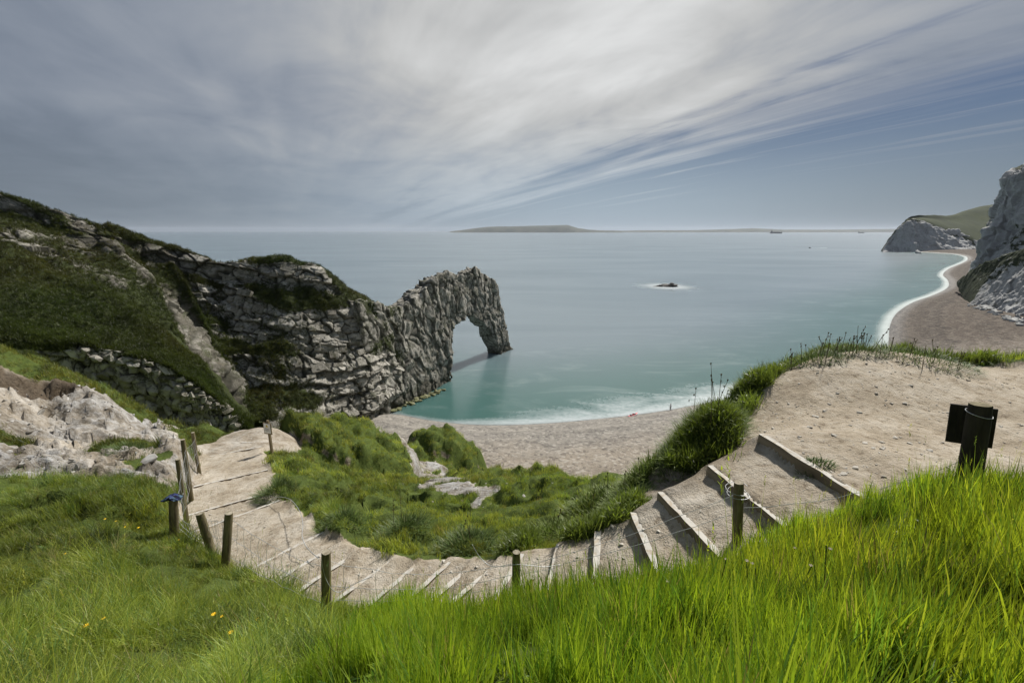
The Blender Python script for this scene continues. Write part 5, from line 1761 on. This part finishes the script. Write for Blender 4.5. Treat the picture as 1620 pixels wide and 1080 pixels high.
# ------------------------------------------------------------------ flowers and seed heads
def flower(px, py, col, label, grp, size, hgt, seed):
    p = ground_at(px, py)
    r_ = random.Random(seed)
    z = float(tz(p[0], p[1])[0])
    t = thing('wild_flower', label, 'flower', (p[0], p[1], z), grp)
    lx = r_.gauss(0, .04)
    MB().tube([(0, 0, -.02), (lx, 0, hgt * .6), (lx * 1.6, r_.gauss(0, .02), hgt)], .0025, 4).build('stem', M['stem'], t)
    mb = MB()
    n = 8
    for k in range(n):
        a = 6.283 * k / n
        c_, s_ = math.cos(a), math.sin(a)
        mb.add([(lx * 1.6, 0, hgt), (lx * 1.6 + size * (.6 * c_ - .25 * s_), size * (.6 * s_ + .25 * c_), hgt + size * .35), (lx * 1.6 + size * c_, size * s_, hgt + size * .25), (lx * 1.6 + size * (.6 * c_ + .25 * s_), size * (.6 * s_ - .25 * c_), hgt + size * .35)], [(0, 1, 2, 3)])
    mb.build('petals', M[col], t)


yl = [(162, 812), (177, 815), (145, 804), (201, 835), (223, 838), (293, 850), (105, 883), (179, 1007), (143, 1020), (352, 980), (368, 994), (372, 985), (389, 1010), (346, 994), (407, 1026), (410, 989), (360, 1043), (310, 950)]
for i, (px, py) in enumerate(yl):
    flower(px, py + 14, 'yellow', 'small yellow flower in the wind-bent grass above the fence', 'yellow flowers in the slope grass', random.uniform(.014, .022), random.uniform(.12, .2), i)
for i, (px, py) in enumerate([(1185, 945), (1290, 955), (1240, 905), (1210, 948), (1130, 930), (1012, 955), (1240, 950)]):
    flower(px, py + 30, 'white', 'pale fluffy seed head standing in the foreground grass', 'pale seed heads in the foreground grass', random.uniform(.008, .012), random.uniform(.26, .36), 50 + i)

# ------------------------------------------------------------------ fence posts and wire
def post_mesh(r, L, seed):
    r_ = random.Random(seed)
    n, m = 18, 9
    V, F = [], []
    ph = [r_.uniform(0, 6.28) for _ in range(4)]
    for i in range(m):
        u = i / (m - 1)
        for k in range(n):
            a = 6.283 * k / n
            rr_ = r * (1.03 - .06 * u) * (1 + .03 * math.sin(2 * a + ph[0]) + .02 * math.sin(5 * a + ph[1] + u) + r_.uniform(-.012, .012))
            if i == m - 1:
                rr_ *= .93
            V.append((rr_ * math.cos(a), rr_ * math.sin(a), u * L - (0.006 if i == m - 2 else 0)))
    for i in range(m - 1):
        for k in range(n):
            F.append((i * n + k, i * n + (k + 1) % n, (i + 1) * n + (k + 1) % n, (i + 1) * n + k))
    F.append(tuple(reversed(range(n))))
    cap = [(V[(m - 1) * n + k][0] * .97, V[(m - 1) * n + k][1] * .97, L + .003 + r_.uniform(-.003, .003)) for k in range(n)]
    return np.array(V), F, cap


POSTS = {}


def fence_post(key, top_px, base_px, Yb, r, label):
    b = at(base_px[0], base_px[1], Yb)
    zb = float(tz(b[0], b[1])[0])
    rr_, f, dn = ray(*top_px)
    b[2] = min(zb, b[2]) - 0.12
    # the top stands at about the same distance as the foot
    tp = at(top_px[0], top_px[1], Yb + 0.02)
    ax = Vector(tp) - Vector(b)
    L = ax.length
    vv, ff, cap = post_mesh(r, L, int(key[1:]) * 7)
    t = thing('fence_post', label, 'fence post', tuple(b), 'round wooden fence posts along the path')
    t.rotation_euler = ax.to_track_quat('Z', 'Y').to_euler()
    obj('shaft', mesh('shaft', vv, ff, M['wood'], True), t)
    n = len(cap)
    c2 = [(x, y, z - .004) for x, y, z in cap]
    obj('end_grain', mesh('end_grain', np.array(c2 + cap), [tuple(range(n, 2 * n))] + [(k, (k + 1) % n, n + (k + 1) % n, n + k) for k in range(n)], M['endgrain']), t)
    POSTS[key] = (Vector(b), Vector(tp), r, t)


fence_post('p1', (1169, 763), (1167, 862), 4.15, .052, 'weathered fence post wound with loose wire beside the upper steps')
fence_post('p2', (817, 873), (816, 940), 4.35, .046, 'half-hidden grey fence post with only its top above the foreground grass')
fence_post('p3', (516, 873), (515, 988), 4.35, .055, 'tall mossy fence post standing alone in front of the lower steps')
fence_post('p4', (362, 811), (353, 898), 5.6, .058, 'mossy fence post next to the leaning one at the bend of the path')
fence_post('p5', (316, 812), (338, 872), 5.9, .058, 'fence post leaning sharply to the left at the bend of the path')
fence_post('p6', (274, 789), (274, 845), 6.3, .062, 'fence post with a blue cloth on its top')
fence_post('p7', (281, 726), (287, 785), 9.2, .055, 'slim leaning fence post just beyond the one with the cloth')
fence_post('p8', (289, 695), (294, 745), 10.8, .058, 'slim fence post second from the far end of the fence')
fence_post('p9', (305, 684), (309, 712), 13.2, .055, 'small farthest fence post at the end of the fence')


def sag(a, b, s_, n=10, jit=0.0):
    return [a.lerp(b, i / n) + Vector((random.gauss(0, jit), random.gauss(0, jit), -s_ * 4 * (i / n) * (1 - i / n) + random.gauss(0, jit))) for i in range(n + 1)]


def on_post(key, u, side=(0, 1)):
    b, t_, r, _ = POSTS[key]
    return b.lerp(t_, u) + Vector((side[0] * r, side[1] * r, 0)) * 1.05


def ring(key, u, k=1.25, tilt=.15):
    b, t_, r, _ = POSTS[key]
    c = b.lerp(t_, u)
    return [c + Vector((r * k * math.cos(a), r * k * math.sin(a), tilt * r * math.sin(a * 1.3))) for a in np.linspace(0, 6.283, 16)]


def wire_span(a, b, label, strands, netting=0.0, rad=.0028):
    t = thing('fence_wire', label, 'wire', (0, 0, 0), 'sagging wire between the fence posts')
    lines = []
    for (u0, u1, sg) in strands:
        ln = sag(on_post(a, u0), on_post(b, u1), sg, 12, .006)
        lines.append(ln)
        MB().tube(ln, rad, 5).build('strand', M['wire'], t)
    if netting:
        for i in range(1, 12):
            mb = MB()
            for k in range(len(lines) - 1):
                mb.tube([lines[k][i], lines[k][i].lerp(lines[k + 1][i], .5) + Vector((random.gauss(0, .02), random.gauss(0, .02), 0)), lines[k + 1][i]], rad * .8, 4)
            mb.build('stay', M['wire'], t)


wire_span('p2', 'p1', 'two wires rising from the half-hidden post to the post by the upper steps', [(.72, .80, .06), (.60, .55, .05)])
wire_span('p3', 'p2', 'slack wires drooping across the lower steps between the tall post and half-hidden post', [(.85, .80, .16), (.55, .62, .12), (.35, .45, .06)], 1)
wire_span('p4', 'p3', 'tangled wire netting between the tall lone post and the bend of the path', [(.88, .75, .10), (.60, .50, .10), (.30, .3, .05)], 1)
wire_span('p5', 'p4', 'short wire netting between the leaning post and its mossy neighbour', [(.85, .85, .03), (.55, .55, .03), (.25, .25, .02)], 1)
wire_span('p6', 'p5', 'loose wires from the cloth-topped post to the leaning post', [(.6, .7, .10), (.45, .5, .14), (.3, .3, .06)], 1)
wire_span('p7', 'p6', 'wire netting running from the cloth-topped post to the slim leaning post', [(.85, .85, .06), (.6, .6, .06), (.35, .35, .03)], 1)
wire_span('p8', 'p7', 'wire netting between the two slim posts beyond the cloth-topped one', [(.85, .85, .06), (.6, .6, .06), (.35, .35, .03)], 1)
wire_span('p9', 'p8', 'wire netting at the far end of the fence', [(.85, .85, .06), (.6, .6, .06), (.35, .35, .03)], 1)


def loose_wire(pts, label, rad=.0035):
    P = catmull(np.array(pts, float), 60)
    mb = MB().tube([Vector(p) for p in P], rad, 6)
    return tag(mb.build('loose_wire', M['wire'], smooth=True), label, 'wire')


b, t_, r, _ = POSTS['p1']
tp = t_ - Vector((0, 0, .05))
loose_wire([tp + Vector((math.cos(a) * .1 * (1 + .3 * math.sin(a * .7)), math.sin(a) * .08, -.02 * a / 3 + .02 * math.sin(a))) for a in np.linspace(0, 13, 16)] + [tp + Vector((.13, -.02, -.15)), tp + Vector((.14, 0, -.32)), tp + Vector((.10, .02, -.48))], 'coil of wire wound round the top of the post by the upper steps', .0028)
b, t_, r, _ = POSTS['p3']
loose_wire([t_ + Vector(v) for v in ((-.03, -.06, -.05), (-.025, -.065, -.15), (.0, -.07, -.30), (.06, -.08, -.42), (.13, -.06, -.47), (.22, 0, -.45), (.33, .06, -.43), (.45, .12, -.42))], 'loose end of wire hanging down the tall mossy post', .0035)
g1 = [ground_at(px, py) for px, py in ((425, 800), (440, 797), (462, 806), (478, 828), (484, 850), (483, 868), (490, 880), (508, 890))]
loose_wire([p + np.array((0, -.05, .10 + .25 * math.sin(math.pi * i / 7))) for i, p in enumerate(g1)], 'pale wire looping over the edge of the path above the lower steps', .006)
b, t_, r, _ = POSTS['p2']
loose_wire([t_ + Vector(v) for v in ((-.50, .1, .02), (-.42, .08, -.12), (-.30, .02, -.19), (-.15, -.05, -.14), (0, -.06, -.11), (.15, -.05, -.13), (.32, 0, -.19), (.5, .05, -.2))], 'wire bowing up over the half-hidden post', .004)

# cloth lying on the post top
b, t_, r, _ = POSTS['p6']
bm = bmesh.new()
bmesh.ops.create_icosphere(bm, subdivisions=4, radius=1)
vv = np.array([v.co[:] for v in bm.verts]); ff = np.array([[v.index for v in f.verts] for f in bm.faces]); bm.free()
q = vv * np.array((.13, .095, .03)) * (1 + .45 * fbm(vv * 1.6, 3, 90) + .2 * fbm(vv * 5, 3, 91))[:, None]
q[:, 2] += .018 * (np.abs(vv[:, 0]) < .4) - .02 * np.abs(vv[:, 0])
tag(obj('folded_cloth', mesh('folded_cloth', q, ff, M['cloth'], True), None, tuple(t_ + Vector((0, 0, .028)))), 'crumpled blue and black patterned cloth lying on a fence post', 'cloth')

# ------------------------------------------------------------------ signs
# sign by the platform, seen from behind
Yb = 3.45
b = at(1541, 742, Yb); tp = at(1551, 640, Yb + .05)
b[2] = min(b[2], float(tz(b[0], b[1])[0])) - .15
ax = Vector(tp) - Vector(b)
t = thing('trail_sign', 'dark square sign board on a thick post seen from behind at the platform', 'sign', tuple(b))
t.rotation_euler = ax.to_track_quat('Z', 'Y').to_euler()
t.rotation_euler.rotate_axis('Z', 0)
L = ax.length
vv, ff, cap = post_mesh(.078, L, 5)
obj('post', mesh('post', vv, ff, M['darkwood'], True), t)
n = len(cap)
obj('end_grain', mesh('end_grain', np.array([(x, y, z - .004) for x, y, z in cap] + cap), [tuple(range(n, 2 * n))] + [(k, (k + 1) % n, n + (k + 1) % n, n + k) for k in range(n)], M['wood']), t)
yaw_fix = Matrix.Rotation(-t.rotation_euler.to_matrix().to_euler().z, 3, 'Z')
qi = ax.to_track_quat('Z', 'Y').to_matrix().inverted()
fw = (qi @ Vector((.60, .80, 0))); fw.z = 0; fw.normalize()
sdv_ = Vector((fw.y, -fw.x, 0))
rotm = Matrix((sdv_, fw, Vector((0, 0, 1)))).transposed()
bd = obj('board', None, t)
mb = MB()
mb.box(fw * .098 - sdv_ * .02 + Vector((0, 0, L - .215)), (.285, .022, .34), rotm)
bpy.data.objects.remove(bd)
mb.build('board', M['darkwood'], t)
mb = MB().tube([Vector((0.083 * math.cos(a), 0.083 * math.sin(a), L - .075 - .02 * math.sin(a))) for a in np.linspace(0, 6.28, 20)], .003, 5)
mb.build('wire_tie', M['wire'], t)
POSTS['s'] = (Vector(b), Vector(tp), .066, t)
wire_span('p1', 's', 'slack wire between the post by the upper steps and the dark sign', [(.62, .40, .12)])

# small warning notice by the path
b = ground_at(430, 722)
b[2] = float(tz(b[0], b[1])[0]) - .15
tp = b + np.array((0, 0, 1.42))
t = thing('warning_sign', 'white warning notice with yellow triangle on a wooden post by the path', 'sign', tuple(b), rz=-.35)
L = float(tp[2] - b[2])
MB().box((0, .03, L / 2), (.085, .06, L)).build('post', M['signwood'], t)
MB().box((0, -.012, L - .30), (.36, .024, .42)).build('backing_board', M['signwood'], t)
pn = MB().box((0, -.031, L - .285), (.30, .010, .36)).build('notice', M['paper'], t)
y_ = -.0375
tri = [(-.062, y_, L - .235), (.062, y_, L - .235), (0, y_, L - .130)]
obj('warning_triangle', mesh('warning_triangle', np.array(tri), [(0, 1, 2)], M['amber']), pn)
mb = MB().box((0, -.0385, L - .188), (.012, .002, .045)).box((0, -.0385, L - .222), (.012, .002, .012))
mb.build('exclamation_mark', M['ink'], pn)
for k in range(4):
    MB().box((0, -.037, L - .285 - .034 * k), (.22 - .03 * (k % 2), .002, .011)).build('text_line', M['ink'], pn)

# ------------------------------------------------------------------ person and kayak on the beach
M['skin'] = simple('skin', [(0.3, (0.42, 0.27, 0.20)), (0.7, (0.5, 0.33, 0.25))], 5, 0.6, 0.0)
M['hair'] = simple('dark_hair', [(0.3, (0.012, 0.009, 0.007)), (0.7, (0.03, 0.022, 0.016))], 30, 0.6, 0.0)
mt, g = new_mat('clothed_body')
sp = g.n('ShaderNodeSeparateXYZ', {0: g.n('ShaderNodeTexCoord').outputs['Object']})
zc, xc = sp.outputs[2], g.m('ABSOLUTE', sp.outputs[0])
c = g.mix(g.m('GREATER_THAN', zc, .92), (.020, .022, .030), (.66, .67, .72))
c = g.mix(g.m('GREATER_THAN', zc, 1.45), c, (.45, .29, .22))
c = g.mix(g.m('MULTIPLY', g.m('GREATER_THAN', xc, .215), g.m('LESS_THAN', zc, 1.1)), c, (.45, .29, .22))
c = g.mix(g.m('LESS_THAN', zc, .07), c, (.03, .03, .03))
finish(g, c, .8)
M['body'] = mt
p = at_z(1060.5, 648.2, .6)
p[2] = beach_z(p[0], p[1])
J, Ed, Rd = [], [], []


def jt(x, y, z, r, par=None):
    J.append((x, y, z)); Rd.append(r)
    if par is not None: Ed.append((par, len(J) - 1))
    return len(J) - 1


pel = jt(0, 0, .95, .135)
wa = jt(0, .01, 1.12, .12, pel); chs = jt(0, .0, 1.32, .145, wa); nk = jt(0, -.01, 1.47, .055, chs)
hd0 = jt(0, -.02, 1.56, .075, nk); hd1 = jt(0, -.025, 1.65, .088, hd0); jt(0, -.02, 1.73, .06, hd1)
for s_ in (-1, 1):
    sh = jt(s_ * .17, 0, 1.40, .06, chs); el = jt(s_ * .235, .03, 1.12, .042, sh); wr = jt(s_ * .25, -.03, .88, .028, el)
    pm_ = jt(s_ * .25, -.04, .80, .034, wr)
    for k in range(4):
        f0 = jt(s_ * .25, -.07 + .02 * k, .755, .010, pm_); jt(s_ * .243, -.073 + .02 * k, .70 + .008 * abs(k - 1.5), .008, f0)
    th0 = jt(s_ * .245, -.085, .80, .010, wr); jt(s_ * .24, -.095, .755, .009, th0)
    hip = jt(s_ * .095, 0, .88, .095, pel); kn = jt(s_ * .11, -.02 * s_, .50, .062, hip); an = jt(s_ * .12, .02, .09, .04, kn)
    jt(s_ * .13, -.12, .04, .036, an)
me = bpy.data.meshes.new('person')
me.from_pydata(J, Ed, [])
person = obj('person', me, None, tuple(p))
person.rotation_euler = (0, 0, R(200))
mdf = person.modifiers.new('skin', 'SKIN')
for i, v in enumerate(me.skin_vertices[0].data):
    v.radius = (Rd[i], Rd[i]); v.use_root = (i == 0)
person.modifiers.new('sub', 'SUBSURF').levels = 1
person.modifiers['sub'].render_levels = 2
me.materials.append(M['body'])
tag(person, 'person in pale top and dark trousers standing at the water\'s edge', 'person')
vv, ff = hull(40, 1.0, 8, 1.0, .1)
q = vv * np.array((.098, .105, .10)) + np.array((0, .015, 1.695))
obj('hair', mesh('hair', q, ff, M['hair'], True), person)

p = at_z(1001, 657.5, .5)
p[2] = beach_z(p[0], p[1])
t = thing('kayak', 'small red and white kayak with black seats pulled up on the shingle', 'kayak', (p[0], p[1], p[2] + .02), rz=R(-52))
t.scale = (1.15,) * 3


def kayak_shell(lo, hi, grow=0.0):
    V, F = [], []
    ns = 13
    prof_ = [(-1.0, hi), (-.92, (hi * .7 + lo * .3)), (-.55, lo), (.55, lo), (.92, (hi * .7 + lo * .3)), (1.0, hi)]
    for i in range(ns):
        u = i / (ns - 1) * 2 - 1
        wd = .40 * (1 - abs(u) ** 2.6) + .015 + grow
        rs = .13 * abs(u) ** 3
        for (x, z) in prof_:
            V.append((x * wd, u * 1.65, z + rs))
    m = len(prof_)
    for i in range(ns - 1):
        for k in range(m - 1):
            F.append((i * m + k, i * m + k + 1, (i + 1) * m + k + 1, (i + 1) * m + k))
        F.append((i * m + m - 1, i * m, (i + 1) * m, (i + 1) * m + m - 1))
    F += [tuple(reversed(range(m))), tuple(range((ns - 1) * m, ns * m))]
    return np.array(V), F


obj('hull', mesh('hull', *kayak_shell(0.0, .22), M['hull_white'], True), t)
V = []
for i in range(21):
    u = i / 20 * 2 - 1
    wd = .30 * (1 - abs(u) ** 2.6) + .01
    V += [(-wd, u * 1.6, .235 + .13 * abs(u) ** 3), (0, u * 1.6, .285 + .13 * abs(u) ** 3), (wd, u * 1.6, .235 + .13 * abs(u) ** 3)]
F = [(i * 3 + k, i * 3 + k + 1, i * 3 + k + 4, i * 3 + k + 3) for i in range(20) for k in (0, 1)]
obj('deck', mesh('deck', np.array(V), F, M['hull_red']), t)
for cy in (-.45, .5):
    vv, ff = hull(40, 1.0, 9, 1.0, .15)
    obj('cockpit', mesh('cockpit', vv * np.array((.25, .50, .05)) + np.array((0, cy, .275)), ff, M['black'], True), t)
    MB().box((0, cy - .28, .36), (.36, .06, .22)).build('seat_back', M['black'], t)
MB().box((0, .03, .33), (.30, .14, .07)).build('thwart', M['hull_red'], t)

# ------------------------------------------------------------------ air
mt = bpy.data.materials.new('sea_air')
mt.use_nodes = True
g = G(mt.node_tree)
vol = g.n('ShaderNodeVolumePrincipled', {'Color': (0.80, 0.88, 1.0, 1), 'Density': 2.4e-5, 'Anisotropy': 0.25})
g.n('ShaderNodeOutputMaterial', {'Volume': vol.outputs[0]})
mb = MB().box((0, 15000, 115), (72000, 33000, 252))
hz = mb.build('haze', mt)
tag(hz, 'thin blue sea haze in the air over the bay', kind='stuff')
